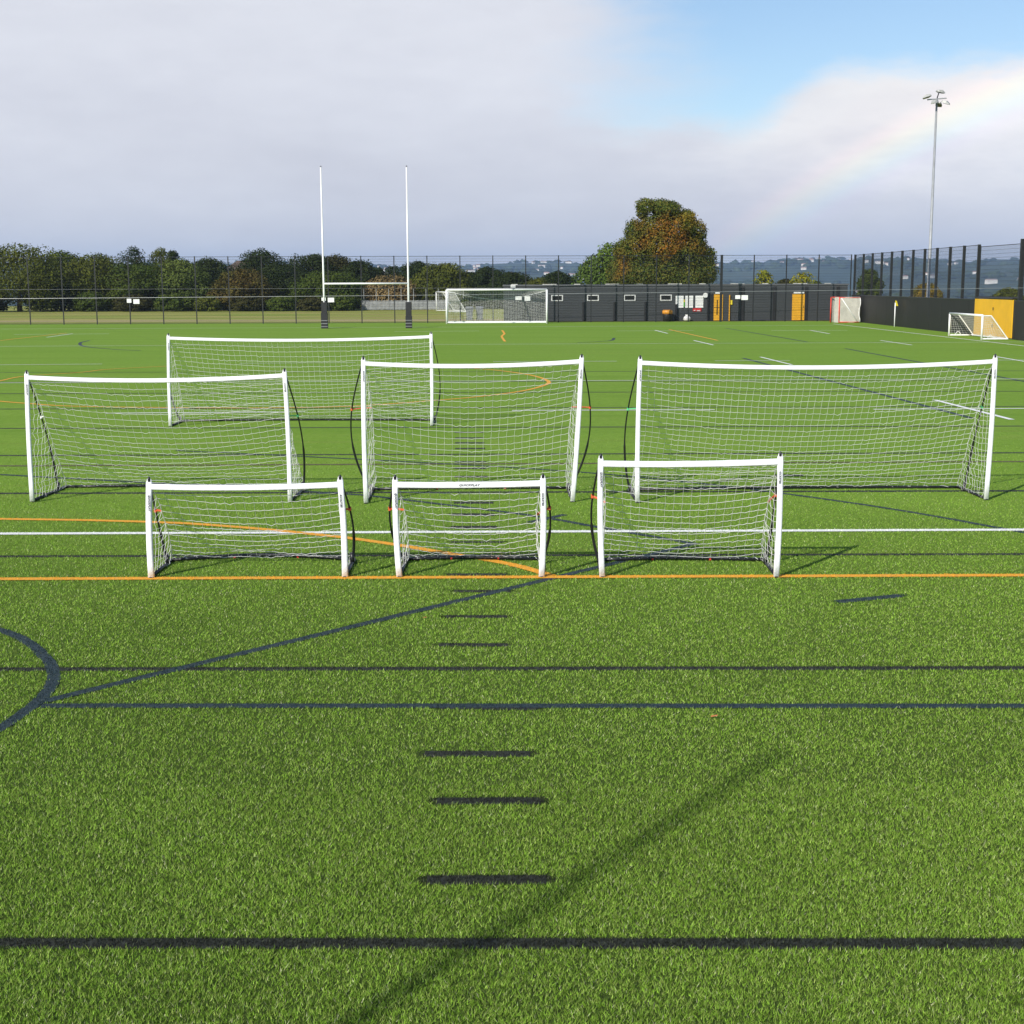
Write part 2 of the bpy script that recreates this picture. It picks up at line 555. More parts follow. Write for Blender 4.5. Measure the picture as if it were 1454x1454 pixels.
MARKS = [  # colour, width in metres, centre line on the pitch
    ('black', 0.105, [(-2.50, 5.99), (2.47, 5.95)]),
    ('black', 0.100, [(-4.27, 10.61), (4.23, 10.54)]),
    ('black', 0.100, [(-6.04, 15.22), (6.01, 15.14)]),
    ('black', 0.100, [(-7.86, 19.96), (7.82, 19.86)]),
    ('black', 0.100, [(-9.60, 24.50), (9.55, 24.37)]),
    ('black', 0.100, [(-11.41, 29.21), (11.32, 28.95)]),
    ('black', 0.100, [(-13.18, 33.83), (13.10, 33.57)]),
    ('black', 0.100, [(-15.05, 38.71), (14.89, 38.25)]),
    ('black', 0.100, [(-16.81, 43.29), (16.47, 42.35)]),
    ('black', 0.100, [(-18.66, 48.13), (18.28, 47.05)]),
    ('black', 0.110, [(-0.44, 6.66), (0.17, 6.66)]),
    ('black', 0.110, [(-0.45, 7.75), (0.16, 7.75)]),
    ('black', 0.110, [(-0.57, 8.58), (0.11, 8.57)]),
    ('black', 0.100, [(-0.62, 11.31), (-0.04, 11.30)]),
    ('black', 0.100, [(-0.61, 12.31), (-0.05, 12.30)]),
    ('black', 0.100, [(-0.57, 13.36), (-0.02, 13.35)]),
    ('black', 0.100, [(-0.66, 14.16), (-0.07, 14.15)]),
    ('black', 0.100, [(-0.72, 15.99), (-0.10, 15.98)]),
    ('black', 0.100, [(-0.76, 16.99), (-0.19, 16.98)]),
    ('black', 0.100, [(-0.79, 17.95), (-0.23, 17.93)]),
    ('black', 0.100, [(-0.80, 18.95), (-0.26, 18.94)]),
    ('black', 0.100, [(-0.90, 21.56), (-0.38, 21.55)]),
    ('black', 0.100, [(-0.94, 22.57), (-0.42, 22.55)]),
    ('black', 0.100, [(-0.97, 23.38), (-0.44, 23.37)]),
    ('black', 0.100, [(-1.04, 25.31), (-0.49, 25.30)]),
    ('black', 0.100, [(-1.08, 26.22), (-0.52, 26.20)]),
    ('black', 0.100, [(-1.11, 27.07), (-0.55, 27.05)]),
    ('black', 0.100, [(-1.16, 28.11), (-0.58, 28.09)]),
    ('black', 0.100, [(4.13, 21.59), (4.57, 21.58)]),
    ('black', 0.100, [(-0.52, 9.58), (0.17, 9.54)]),
    ('brown', 0.100, [(-9.04, 23.05), (9.09, 23.16)]),
    ('blue', 0.100, [(-4.85, 12.13), (-4.79, 12.09), (-4.74, 12.05), (-4.68, 12.01), (-4.62, 11.97), (-4.57, 11.92), (-4.51, 11.87), (-4.44, 11.81), (-4.38, 11.75), (-4.31, 11.68), (-4.24, 11.61), (-4.18, 11.53), (-4.12, 11.45), (-4.06, 11.37), (-4.00, 11.28), (-3.94, 11.19), (-3.89, 11.10), (-3.84, 11.01), (-3.79, 10.93), (-3.75, 10.86), (-3.71, 10.79), (-3.68, 10.72), (-3.65, 10.65), (-3.62, 10.58), (-3.60, 10.52), (-3.57, 10.45), (-3.55, 10.39), (-3.53, 10.32), (-3.52, 10.26), (-3.50, 10.20), (-3.49, 10.13), (-3.48, 10.07), (-3.47, 10.01), (-3.47, 9.95), (-3.46, 9.89), (-3.46, 9.83), (-3.46, 9.77), (-3.46, 9.72), (-3.46, 9.66), (-3.46, 9.60), (-3.47, 9.55), (-3.47, 9.49), (-3.47, 9.44), (-3.48, 9.39), (-3.48, 9.34), (-3.49, 9.28), (-3.49, 9.23), (-3.50, 9.18), (-3.51, 9.13), (-3.52, 9.07), (-3.53, 9.02), (-3.54, 8.96), (-3.55, 8.90), (-3.56, 8.85), (-3.57, 8.79)]),
    ('blue', 0.100, [(-3.40, 9.64), (3.85, 9.55)]),
    ('blue', 0.100, [(-3.42, 9.74), (2.10, 15.81)]),
    ('blue', 0.100, [(-8.71, 22.17), (-8.22, 21.99), (-7.75, 21.82), (-7.28, 21.64), (-6.82, 21.47), (-6.37, 21.30), (-5.92, 21.14), (-5.47, 20.97), (-5.00, 20.80), (-4.54, 20.63), (-4.10, 20.47), (-3.71, 20.32), (-3.39, 20.20), (-3.13, 20.10), (-2.92, 20.01), (-2.75, 19.94), (-2.61, 19.88), (-2.49, 19.82), (-2.36, 19.76), (-2.27, 19.72), (-2.23, 19.71), (-2.19, 19.70), (-2.14, 19.68), (-2.05, 19.61), (-1.87, 19.48), (-1.59, 19.28), (-1.25, 19.02), (-0.86, 18.73), (-0.48, 18.44), (-0.13, 18.16), (0.16, 17.93), (0.38, 17.72), (0.56, 17.54), (0.72, 17.36), (0.86, 17.19), (1.01, 17.02), (1.16, 16.85), (1.33, 16.67), (1.49, 16.50), (1.66, 16.32), (1.82, 16.14), (1.98, 15.97), (2.13, 15.81)]),
    ('blue', 0.090, [(-6.12, 25.14), (-5.78, 25.00), (-5.45, 24.88), (-5.12, 24.76), (-4.79, 24.63), (-4.44, 24.49), (-4.07, 24.35), (-3.66, 24.19), (-3.24, 24.02), (-2.80, 23.85), (-2.36, 23.67), (-1.93, 23.49), (-1.51, 23.30), (-1.10, 23.12), (-0.69, 22.94), (-0.28, 22.75), (0.11, 22.56), (0.48, 22.37), (0.83, 22.18), (1.15, 21.99), (1.45, 21.80), (1.73, 21.61), (2.00, 21.41), (2.25, 21.21), (2.51, 21.01), (2.76, 20.80), (2.99, 20.59), (3.22, 20.38), (3.44, 20.16), (3.67, 19.93), (3.89, 19.68), (4.12, 19.43), (4.35, 19.17), (4.57, 18.90), (4.80, 18.63), (5.01, 18.34), (5.23, 18.04), (5.43, 17.73), (5.64, 17.40), (5.83, 17.07), (6.03, 16.74), (6.21, 16.43), (6.38, 16.13)]),
    ('blue', 0.100, [(0.22, 17.33), (0.69, 17.91)]),
    ('blue', 0.120, [(3.09, 12.84), (3.76, 13.10)]),
    ('blue', 0.110, [(9.24, 55.63), (10.20, 30.67)]),
    ('blue', 0.100, [(15.14, 63.29), (15.54, 39.92)]),
    ('blue', 0.100, [(14.09, 92.07), (14.93, 70.52)]),
    ('blue', 0.120, [(-22.79, 75.45), (-22.72, 74.93), (-22.67, 74.43), (-22.62, 73.94), (-22.56, 73.43), (-22.46, 72.90), (-22.32, 72.31), (-22.14, 71.66), (-21.93, 70.95), (-21.69, 70.22), (-21.43, 69.49), (-21.15, 68.81), (-20.85, 68.17), (-20.51, 67.59), (-20.13, 67.01), (-19.73, 66.47), (-19.33, 65.96), (-18.95, 65.50), (-18.60, 65.10), (-18.29, 64.77), (-18.00, 64.50), (-17.72, 64.27), (-17.44, 64.06), (-17.17, 63.85), (-16.90, 63.62)]),
    ('blue', 0.120, [(5.61, 76.32), (5.55, 75.74), (5.49, 75.14), (5.44, 74.54), (5.38, 73.99), (5.31, 73.49), (5.23, 73.08), (5.13, 72.76), (5.02, 72.52), (4.90, 72.33), (4.78, 72.16), (4.64, 72.00), (4.49, 71.82), (4.32, 71.61), (4.13, 71.42), (3.94, 71.22), (3.73, 71.02), (3.54, 70.83), (3.34, 70.63)]),
    ('white', 0.110, [(-6.58, 16.64), (6.59, 16.67)]),
    ('white', 0.100, [(-16.66, 42.92), (16.77, 43.12)]),
    ('white', 0.100, [(-9.55, 32.59), (-4.89, 32.77)]),
    ('white', 0.100, [(0.01, 32.95), (4.83, 32.95)]),
    ('white', 0.100, [(8.59, 32.90), (12.88, 33.01)]),
    ('white', 0.100, [(-20.38, 52.60), (-15.57, 53.00)]),
    ('white', 0.100, [(-10.38, 53.15), (-5.97, 53.35)]),
    ('white', 0.100, [(-0.71, 53.74), (4.06, 53.69)]),
    ('white', 0.100, [(7.84, 53.70), (10.75, 53.76)]),
    ('white', 0.100, [(18.63, 53.50), (20.80, 53.61)]),
    ('white', 0.100, [(-26.52, 68.61), (26.93, 69.52)]),
    ('white', 0.120, [(-30.21, 84.94), (-24.62, 85.58)]),
    ('white', 0.120, [(-7.33, 87.56), (-2.05, 88.31)]),
    ('white', 0.120, [(6.56, 87.43), (11.45, 87.84)]),
    ('white', 0.120, [(16.18, 87.09), (20.96, 87.25)]),
    ('white', 0.120, [(-36.77, 95.33), (22.36, 97.23)]),
    ('white', 0.100, [(-26.68, 80.21), (-26.93, 85.80)]),
    ('white', 0.110, [(9.49, 72.71), (9.74, 67.32)]),
    ('white', 0.110, [(9.09, 88.47), (9.27, 82.90)]),
    ('white', 0.110, [(10.07, 56.37), (10.26, 50.99)]),
    ('white', 0.110, [(18.68, 87.48), (18.54, 81.43)]),
    ('white', 0.110, [(19.00, 71.91), (19.11, 66.58)]),
    ('white', 0.110, [(10.83, 35.51), (10.96, 30.32)]),
    ('white', 0.110, [(19.47, 56.02), (19.26, 49.59)]),
    ('white', 0.120, [(23.11, 100.48), (24.02, 61.96)]),
    ('orange', 0.100, [(-5.57, 14.00), (5.57, 14.01)]),
    ('orange', 0.100, [(-7.19, 17.75), (-7.11, 17.74), (-7.04, 17.74), (-6.96, 17.74), (-6.88, 17.73), (-6.77, 17.72), (-6.63, 17.71), (-6.44, 17.69), (-6.22, 17.67), (-5.98, 17.65), (-5.72, 17.62), (-5.46, 17.59), (-5.21, 17.55), (-4.98, 17.51), (-4.75, 17.47), (-4.53, 17.42), (-4.29, 17.37), (-4.05, 17.30), (-3.79, 17.20), (-3.50, 17.08), (-3.19, 16.94), (-2.87, 16.79), (-2.56, 16.62), (-2.27, 16.45), (-1.99, 16.29), (-1.74, 16.12), (-1.50, 15.94), (-1.27, 15.76), (-1.06, 15.58), (-0.86, 15.41), (-0.69, 15.27), (-0.54, 15.14), (-0.40, 15.02), (-0.28, 14.92), (-0.17, 14.82), (-0.07, 14.72), (0.02, 14.62), (0.10, 14.53), (0.17, 14.43), (0.23, 14.34), (0.29, 14.25), (0.34, 14.16), (0.40, 14.07)]),
    ('orange', 0.100, [(-16.20, 41.71), (-16.19, 42.05), (-16.17, 42.40), (-16.16, 42.75), (-16.14, 43.11), (-16.13, 43.47), (-16.12, 43.82), (-16.13, 44.18), (-16.16, 44.55), (-16.19, 44.91), (-16.20, 45.28), (-16.19, 45.64), (-16.12, 45.99), (-15.98, 46.33), (-15.77, 46.66), (-15.54, 46.98), (-15.29, 47.30), (-15.06, 47.62), (-14.87, 47.92), (-14.76, 48.23), (-14.68, 48.52), (-14.63, 48.81), (-14.58, 49.09), (-14.49, 49.38), (-14.35, 49.67), (-14.14, 49.96), (-13.88, 50.26), (-13.59, 50.56), (-13.28, 50.86), (-12.96, 51.16), (-12.66, 51.47)]),
    ('orange', 0.100, [(-14.40, 37.02), (-14.21, 36.85), (-14.02, 36.69), (-13.84, 36.53), (-13.66, 36.37), (-13.48, 36.22), (-13.31, 36.08), (-13.15, 35.95), (-13.01, 35.84), (-12.87, 35.74), (-12.72, 35.63), (-12.56, 35.52), (-12.38, 35.40), (-12.18, 35.26), (-11.97, 35.11), (-11.76, 34.95), (-11.52, 34.80), (-11.24, 34.65), (-10.94, 34.53), (-10.58, 34.42), (-10.17, 34.32), (-9.74, 34.24), (-9.29, 34.16), (-8.84, 34.09), (-8.41, 34.03), (-8.00, 33.98), (-7.57, 33.92), (-7.15, 33.88), (-6.74, 33.85), (-6.34, 33.84), (-5.96, 33.84), (-5.60, 33.86), (-5.25, 33.89), (-4.92, 33.93), (-4.59, 34.00), (-4.27, 34.11), (-3.94, 34.25), (-3.60, 34.45), (-3.25, 34.72), (-2.89, 35.02), (-2.55, 35.34), (-2.23, 35.65), (-1.94, 35.91), (-1.71, 36.12), (-1.52, 36.30), (-1.36, 36.46), (-1.21, 36.62), (-1.06, 36.80), (-0.89, 37.01), (-0.70, 37.27), (-0.49, 37.56), (-0.28, 37.88), (-0.08, 38.21), (0.11, 38.55), (0.29, 38.91), (0.44, 39.28), (0.59, 39.69), (0.72, 40.11), (0.84, 40.53), (0.94, 40.94), (1.02, 41.32), (1.08, 41.65), (1.12, 41.95), (1.14, 42.22), (1.14, 42.50), (1.13, 42.79), (1.11, 43.12), (1.07, 43.49), (1.02, 43.89), (0.95, 44.31), (0.86, 44.75), (0.76, 45.19), (0.64, 45.63), (0.49, 46.08), (0.31, 46.55), (0.12, 47.02), (-0.09, 47.49), (-0.30, 47.91), (-0.50, 48.29), (-0.68, 48.59), (-0.85, 48.82), (-1.02, 49.01), (-1.19, 49.18), (-1.36, 49.35), (-1.54, 49.55)]),
    ('orange', 0.130, [(10.12, 89.70), (10.72, 72.61)]),
    ('orange', 0.130, [(-0.59, 89.47), (-0.56, 88.36), (-0.52, 87.25), (-0.49, 86.17), (-0.46, 85.14), (-0.43, 84.16), (-0.42, 83.25), (-0.43, 82.47), (-0.46, 81.79), (-0.49, 81.15), (-0.52, 80.49), (-0.54, 79.76), (-0.54, 78.89), (-0.52, 77.87), (-0.49, 76.75), (-0.45, 75.59), (-0.41, 74.42), (-0.37, 73.28), (-0.33, 72.22)]),
    ('orange', 0.120, [(-27.69, 73.61), (-27.68, 87.08)]),
]


def strip_mesh(name, pts, w, z, mat, parent):
    P = np.array(pts)
    T = np.gradient(P, axis=0) if len(P) > 2 else np.repeat((P[1:] - P[:1]), 2, 0)
    T /= np.linalg.norm(T, axis=1, keepdims=True)
    N = np.stack([-T[:, 1], T[:, 0]], 1) * w / 2
    v = [(q[0], q[1], z) for q in P + N] + [(q[0], q[1], z) for q in P - N]
    n = len(P)
    f = [(i, n + i, n + i + 1, i + 1) for i in range(n - 1)]
    return MB().add(v, f).build(name, mat, parent)


LINE_TINT = {'white': (0.80, 0.80, 0.76), 'black': (0.023, 0.025, 0.018), 'brown': (0.10, 0.085, 0.03), 'blue': (0.021, 0.041, 0.050), 'orange': (0.78, 0.38, 0.025)}
ORDER = {'black': 0, 'brown': 1, 'blue': 2, 'white': 3, 'orange': 4}
line_objs = []
for i, (c, w, pts) in enumerate(MARKS):
    w = w * (1.9 if c == 'black' and len(pts) == 2 and abs(pts[1][0] - pts[0][0]) < 1.2 and pts[0][1] > 16 else 1.35 if c in ('black', 'blue', 'brown') and pts[-1][1] > 18 else 1.0)
    w = w * (1.25 if c in ('white', 'orange') and pts[0][1] < 40 else 1.0)
    pts = [(min(max(x, PX0 + .05), PX1 - .1), y) for x, y in pts]
    o = strip_mesh(c + '_line', pts, w, 0.003 + 0.0006 * ORDER[c] + 0.00003 * i, 'line_' + c, pitch)
    line_objs.append((c, w, np.array(pts), o))

# ------------------------------------------------------------------ turf fibres (near part of the pitch)
Z0, Z1 = 4.6, 32.0


def fibre_field(n):
    """Scatter points over the wedge of pitch in front of the camera, denser when near."""
    u = rng.random(n)
    y = np.where(u < 0.30, Z0 + (u / 0.30) * (8 - Z0), 0)
    # beyond 8 m: density falls off as 1/y^2 per m2 -> uniform in log y across the widening wedge
    uu = (u - 0.30) / 0.70
    y = np.where(u >= 0.30, 8 * (Z1 / 8) ** np.clip(uu, 0, 1), y)
    half = 0.40 * y + 0.45
    x = (rng.random(n) * 2 - 1) * half
    keep = (x < PX1) & (rng.random(n) > smooth01(11, 30, y))
    x, y = x[keep], y[keep]
    # each tuft holds a handful of fibres that share a shade and a lean
    k = 2
    m = len(x)
    size = np.repeat(np.clip(y / 8, 1, 1.5) * 0.0022, k)
    tone = np.repeat(rng.standard_normal(m), k)
    lean = np.repeat(rng.random(m) * 2 * np.pi, k) + 0.5 * rng.standard_normal(m * k)
    x = np.repeat(x, k) + rng.standard_normal(m * k) * size
    y = np.repeat(y, k) + rng.standard_normal(m * k) * size
    return x, y, tone, lean


fx, fy, ftone, flean = fibre_field(760000)
which = np.full(len(fx), -1)
for c in sorted(ORDER, key=ORDER.get):
    for i, (cc, w, P, o) in enumerate(line_objs):
        if cc != c or P[:, 1].min() > Z1:
            continue
        jit = 0.008 * rng.standard_normal(len(fx))
        for a, b in zip(P[:-1], P[1:]):
            lo, hi = np.minimum(a, b) - w, np.maximum(a, b) + w
            idx = np.nonzero((fx > lo[0]) & (fx < hi[0]) & (fy > lo[1]) & (fy < hi[1]))[0]
            if not len(idx):
                continue
            d = b - a
            L2 = float(d @ d)
            t = np.clip(((fx[idx] - a[0]) * d[0] + (fy[idx] - a[1]) * d[1]) / L2, 0, 1)
            dist = np.hypot(fx[idx] - a[0] - t * d[0], fy[idx] - a[1] - t * d[1])
            which[idx[dist < w / 2 + jit[idx]]] = i


def fibres(name, ids, tint, parent=None, hmul=1.0):
    x, y, la = fx[ids], fy[ids], flean[ids]
    n = len(x)
    grow = np.maximum(1.0, y / 8.0)
    h = (0.012 + 0.010 * rng.random(n)) * hmul
    wd = (0.0014 + 0.0008 * rng.random(n)) * np.minimum(grow, 1.6)
    th = rng.random(n) * 2 * np.pi
    lean = h * (0.2 + 0.9 * rng.random(n))
    dx, dy = np.cos(th) * wd, np.sin(th) * wd
    z = np.zeros(n)
    tip = np.stack([x + np.cos(la) * lean, y + np.sin(la) * lean, h], 1)
    v = np.stack([np.stack([x - dx, y - dy, z], 1), np.stack([x + dx, y + dy, z], 1), tip], 1).reshape(-1, 3)
    f = np.arange(3 * n).reshape(-1, 3)
    return mesh_np(name, v, f, 'fibre', parent, np.repeat(tint, 3, 0))


def patchy(x, y):
    """Soft uneven wear of the pile."""
    return (np.sin(x * 1.3 + 2 * np.sin(y * .7)) + np.sin(y * 2.1 + 1.7 * np.sin(x * .9 + 1)) + np.sin(x * 3.7 + y * 2.9)) / 3


g_ids = np.nonzero(which < 0)[0]
n = len(g_ids)
x, y = fx[g_ids], fy[g_ids]
tone = np.clip(0.94 + 0.16 * rng.standard_normal(n) + 0.30 * ftone[g_ids] / np.maximum(1, y / 12) + 0.06 * patchy(x, y), 0.25, 2.0)[:, None]
base = np.where(rng.random((n, 1)) < 0.30, np.array([[0.300, 0.390, 0.090]]), np.array([[0.202, 0.352, 0.037]]))
base = np.where(rng.random((n, 1)) < 0.035, np.array([[0.46, 0.48, 0.28]]), base)
far_lift = 1.0
o = fibres('turf_fibres', g_ids, base * tone * far_lift * 0.96)
kind(o, 'stuff', 'short green artificial grass fibres across the near part of the pitch')
for i, (c, w, P, ob) in enumerate(line_objs):
    ids = np.nonzero(which == i)[0]
    if len(ids) > 20:
        nn = len(ids)
        t = np.array(LINE_TINT[c]) * np.clip(1 + 0.25 * rng.standard_normal((nn, 1)), 0.4, 1.7)
        if c in ('black', 'blue'):
            stray = rng.random((nn, 1)) < 0.06
            t = np.where(stray, np.array([[0.10, 0.12, 0.07]]), t)
        kind(fibres('fibres', ids, t, ob, 0.95), 'stuff')

# ------------------------------------------------------------------ portable goals


def portable_goal(L, Rr, tL, tR, depth, bowL, bowR, sw, ch, r_net, label, straps, front_row, cross_text=False, sag=0.05, seed=1, cell=0.1, ties='red_tie', shelf=0.0, rear_bow=0.05):
    rg = np.random.default_rng(seed)
    L, Rr = np.array(L + (0.0,)), np.array(Rr + (0.0,))
    O = (L + Rr) / 2
    t = thing('portable_goal', tuple(O), label, 'football goal', 'white portable goals with bowed black poles')
    L, Rr = L - O, Rr - O
    tL, tR = np.array(tL) - O, np.array(tR) - O
    ax = (Rr - L) / np.linalg.norm(Rr - L)
    bk = np.array([-ax[1], ax[0], 0.0])
    up = np.array([0, 0, 1.0])
    H = (tL[2] + tR[2]) / 2
    W = np.linalg.norm(Rr - L)
    # posts: fabric sleeves, slightly bowed, with a pair of ears and a black cap
    for s, (b, tp) in enumerate(((L, tL), (Rr, tR))):
        sg = -1 if s == 0 else 1
        m = MB()
        N = 7
        pts = [b + (tp + up * 0.02 - b) * (k / N) + ax * sg * 0.012 * math.sin(math.pi * k / N) + up * 0.012 * (k == 0) for k in range(N + 1)]
        m.tube(pts, [sw / 2 * (1.0 - 0.05 * k / N) for k in range(N + 1)], 16, True, 0.62, 5)
        for e in (-1, 1):
            m.tube([tp + ax * e * sw * .3 + up * 0.005, tp + ax * e * sw * .22 + up * (0.03 + sw * .35)], [sw * .17, sw * .10], 6, True, 0.5)
        po = m.build('post', 'sleeve', t, True)
        cp = tp + up * (0.034 + sw * .28)
        MB().tube([cp - up * 0.03, cp, cp + up * 0.012, cp + up * 0.022], [sw * .22, sw * .25, sw * .20, sw * .06], 10).build('post_cap', 'black_tube', t, True)
        MB().tube([b + up * 0.0, b + up * 0.016], [sw * .5, sw * .5], 8, True, 0.7).build('foot', 'black_tube', t)
        # brand words run down the upper part of the sleeve
        word = 'QUICKPLAY' if s == 0 else 'KICKSTER'
        size = sw * 0.44 if front_row else sw * 0.40
        d = (tp - b) / np.linalg.norm(tp - b)
        cpos = tp - d * (ch + sw * 2.1) - bk * (sw * 0.31 + 0.004) - ax * sg * 0.0
        M = Matrix((( -d[0], ax[0], -bk[0], cpos[0]), (-d[1], ax[1], -bk[1], cpos[1]), (-d[2], ax[2], -bk[2], cpos[2]), (0, 0, 0, 1)))
        lettering('lettering', word, size, 'ink', po, M)
    # crossbar: a stretched fabric strip that sags a little
    N = 16
    pts = []
    for k in range(N + 1):
        u = k / N
        pts.append(tL + (tR - tL) * u - up * (ch / 2 + sag * 4 * u * (1 - u)))
    m = MB()
    for k in range(N + 1):
        for (dz, dy) in ((-.5, -.010), (-.38, -.018), (.38, -.018), (.5, -.010), (.5, .010), (-.5, .010)):
            m.v.append(tuple(pts[k] + up * dz * ch + bk * dy))
    for k in range(N):
        for j in range(6):
            m.f.append((k * 6 + j, (k + 1) * 6 + j, (k + 1) * 6 + (j + 1) % 6, k * 6 + (j + 1) % 6))
    cb = m.build('crossbar', 'sleeve', t)
    if cross_text:
        c = pts[N // 2] - bk * 0.0195
        lettering('lettering', 'QUICKPLAY', ch * 0.46, 'ink', cb,
                  Matrix(((ax[0], 0, -bk[0], c[0]), (ax[1], 0, -bk[1], c[1]), (ax[2], 1, -bk[2], c[2]), (0, 0, 0, 1))), 0.35, 1.25)
    # black steel base: side bars run back from the feet, then one long rear bar
    D = depth
    rad = 0.021
    rearL, rearR = L + bk * D + up * 0.02, Rr + bk * D + up * 0.02
    for b, q in ((L, rearL), (Rr, rearR)):
        MB().tube([b + bk * 0.03 + up * 0.02, b + bk * (D * .55) + up * 0.02, q], rad, 8).build('side_bar', 'black_tube', t, True)
    bendy = [rearL + (rearR - rearL) * (k / 8) + bk * (rear_bow * math.sin(math.pi * k / 8)) + up * (0.012 * math.sin(math.pi * k / 8)) for k in range(9)]
    MB().tube(bendy, rad, 8).build('rear_bar', 'black_tube', t, True)
    # bowed poles, from the side bar up to the cap of each post
    knots = []
    for s, (b, tp, bow) in enumerate(((L, tL, bowL), (Rr, tR, bowR))):
        sg = -1 if s == 0 else 1
        foot = b + bk * D * 0.78 + up * 0.03
        topp = tp + up * 0.03
        pts = []
        for k in range(25):
            u = k / 24
            q = foot + (topp - foot) * u
            w = math.sin(math.pi * u ** 0.85)
            pts.append(q + ax * sg * bow * w + bk * (0.20 * D) * w)
        MB().tube(pts, [0.016 if k < 9 else 0.0105 for k in range(25)], 7).build('bow_pole', 'black_tube', t, True)
        MB().tube([foot - up * .02, foot + up * 0.10], 0.024, 8).build('pole_socket', 'black_tube', t, True)
        knots.append(pts[15])
    # net: profile from the crossbar back and down to the rear bar
    zk = H * 0.63
    yk = D * (0.34 + shelf)
    nu = int(round(W / cell))
    prof = []
    key = [(0.0, H - ch * .9), (yk * .45, H * .86 - ch * .3), (yk, zk), (yk + (D - yk) * .52, zk * .45), (D, 0.03)]
    if shelf:
        key = [(0.0, H - ch * .9), (yk * .55, H * .80), (yk * 1.0, zk + .04), (yk + .04, zk - 0.06), (yk + (D - yk) * .5, zk * .45), (D, 0.03)]
    seg = np.array(key)
    ln = np.concatenate([[0], np.cumsum(np.linalg.norm(np.diff(seg, axis=0), axis=1))])
    nv = int(round(ln[-1] / (cell * .92)))
    ss = np.linspace(0, ln[-1], nv + 1)
    py, pz = np.interp(ss, ln, seg[:, 0]), np.interp(ss, ln, seg[:, 1])
    U = np.linspace(0, 1, nu + 1)
    P = np.zeros((nu + 1, nv + 1, 3))
    top_edge = tL + (tR - tL) * U[:, None]
    bot_edge = L + (Rr - L) * U[:, None]
    vv = np.linspace(0, 1, nv + 1)
    sagf = 4 * U * (1 - U)
    droop = np.sin(np.pi * np.clip(vv, 0, 1)) ** 0.8
    edge_pull = np.exp(-np.minimum(U, 1 - U) * W / 0.25)
    for j in range(nv + 1):
        zfrac = pz[j] / H
        line = bot_edge * (1 - zfrac) + top_edge * zfrac
        q = line.copy()
        q[:, 2] = pz[j] - sagf * sag * (1 - vv[j]) - 0.075 * H * sagf * droop[j]
        q += bk * py[j] + (bk[None] * (0.05 * D * sagf * droop[j])[:, None])
        inset = 0.02 + 0.04 * droop[j]
        q += ax[None] * ((0.5 - U) * 2 * inset)[:, None]
        P[:, j] = q
    bottom_y = rear_bow * np.sin(np.pi * U)
    P[:, -1] += bk[None] * bottom_y[:, None]
    # slack cords: nodes wander, more near the ground
    slack = (0.08 + 0.24 * vv ** 3)[None, :, None] * cell
    wob = rg.standard_normal(P.shape) * slack * np.array([0.55, 0.5, 0.8])
    ker = np.array([.12, .22, .32, .22, .12])
    wob = np.apply_along_axis(lambda q: np.convolve(q, ker, 'same'), 0, wob)
    wob[:, 0] = 0
    wob[:, -1] *= .5
    P += wob
    P[..., 2] = np.maximum(P[..., 2], 0.012)
    # fine droop of each mesh bar: insert a hanging midpoint on the rows
    a, b = grid_segs(P)
    midp = (a[0] + a[1]) / 2 + np.array([0, 0, -1.0]) * (np.abs(rg.standard_normal((len(a[0]), 1))) * 0.07 * cell)
    p = np.concatenate([a[0], midp, b[0]])
    q = np.concatenate([midp, a[1], b[1]])
    rad_ = np.concatenate([np.full(2 * len(a[0]), r_net), np.full(len(b[0]), r_net * .66)])
    v1, f1 = strands(p, q, rad_)
    mesh_np('back_net', v1, f1, 'net_white', t)
    # side nets between post and the edge of the back net, plus the edge rope
    for s in (0, 1):
        edge = P[0] if s == 0 else P[-1]
        b_, t_ = (L, tL) if s == 0 else (Rr, tR)
        sp, sq = [], []
        for j in range(1, nv + 1):
            zf = edge[j][2] / H
            A_ = b_ * (1 - zf) + t_ * zf + bk * 0.03
            A_[2] = max(0.03, edge[j][2] - 0.02 + 0.01 * rg.standard_normal())
            nseg = max(1, int(round(np.linalg.norm(edge[j] - A_) / cell)))
            row = [A_ + (edge[j] - A_) * (k / nseg) + np.array([0.008 * rg.standard_normal(), 0.0, -0.03 * math.sin(math.pi * k / nseg) + 0.006 * rg.standard_normal() * (0 < k < nseg)]) for k in range(nseg + 1)]
            for k in range(nseg):
                sp.append(row[k]); sq.append(row[k + 1])
            if j > 1:
                for k in range(min(len(row), len(prev))):
                    sp.append(row[k]); sq.append(prev[k])
            prev = row
        sp, sq = np.array(sp), np.array(sq)
        sp[:, 2] = np.maximum(sp[:, 2], .012)
        sq[:, 2] = np.maximum(sq[:, 2], .012)
        sp2, sq2 = np.concatenate([sp, edge[:-1]]), np.concatenate([sq, edge[1:]])
        rad_ = np.concatenate([np.full(len(sp), r_net * .8), np.full(nv, r_net * 1.5)])
        v1, f1 = strands(sp2, sq2, rad_)
        mesh_np('side_net', v1, f1, 'net_white', t)
        # strap from the pole to the edge rope
        j = int(np.argmin(np.abs(edge[:, 2] - zk)))
        k0 = knots[s]
        wdt = 0.012 if front_row else 0.008
        if straps[s]:
            MB().tube([k0, (k0 + edge[j]) / 2 + up * 0.004, edge[j]], wdt, 6, True, 0.5).build('strap', straps[s], t)
            MB().tube([k0 - up * 0.02, k0 + up * 0.02], 0.018, 8).build('strap_loop', straps[s], t)
    # whipping cord along the rear bar with a few coloured ties
    mid = np.array(bendy)
    sp = np.array([mid[0] + (mid[-1] - mid[0]) * (k / 60) + bk * rear_bow * math.sin(math.pi * k / 60) + bk * 0.022 * math.cos(k * 1.9) + up * (0.012 + 0.016 * math.sin(k * 1.9)) for k in range(61)])
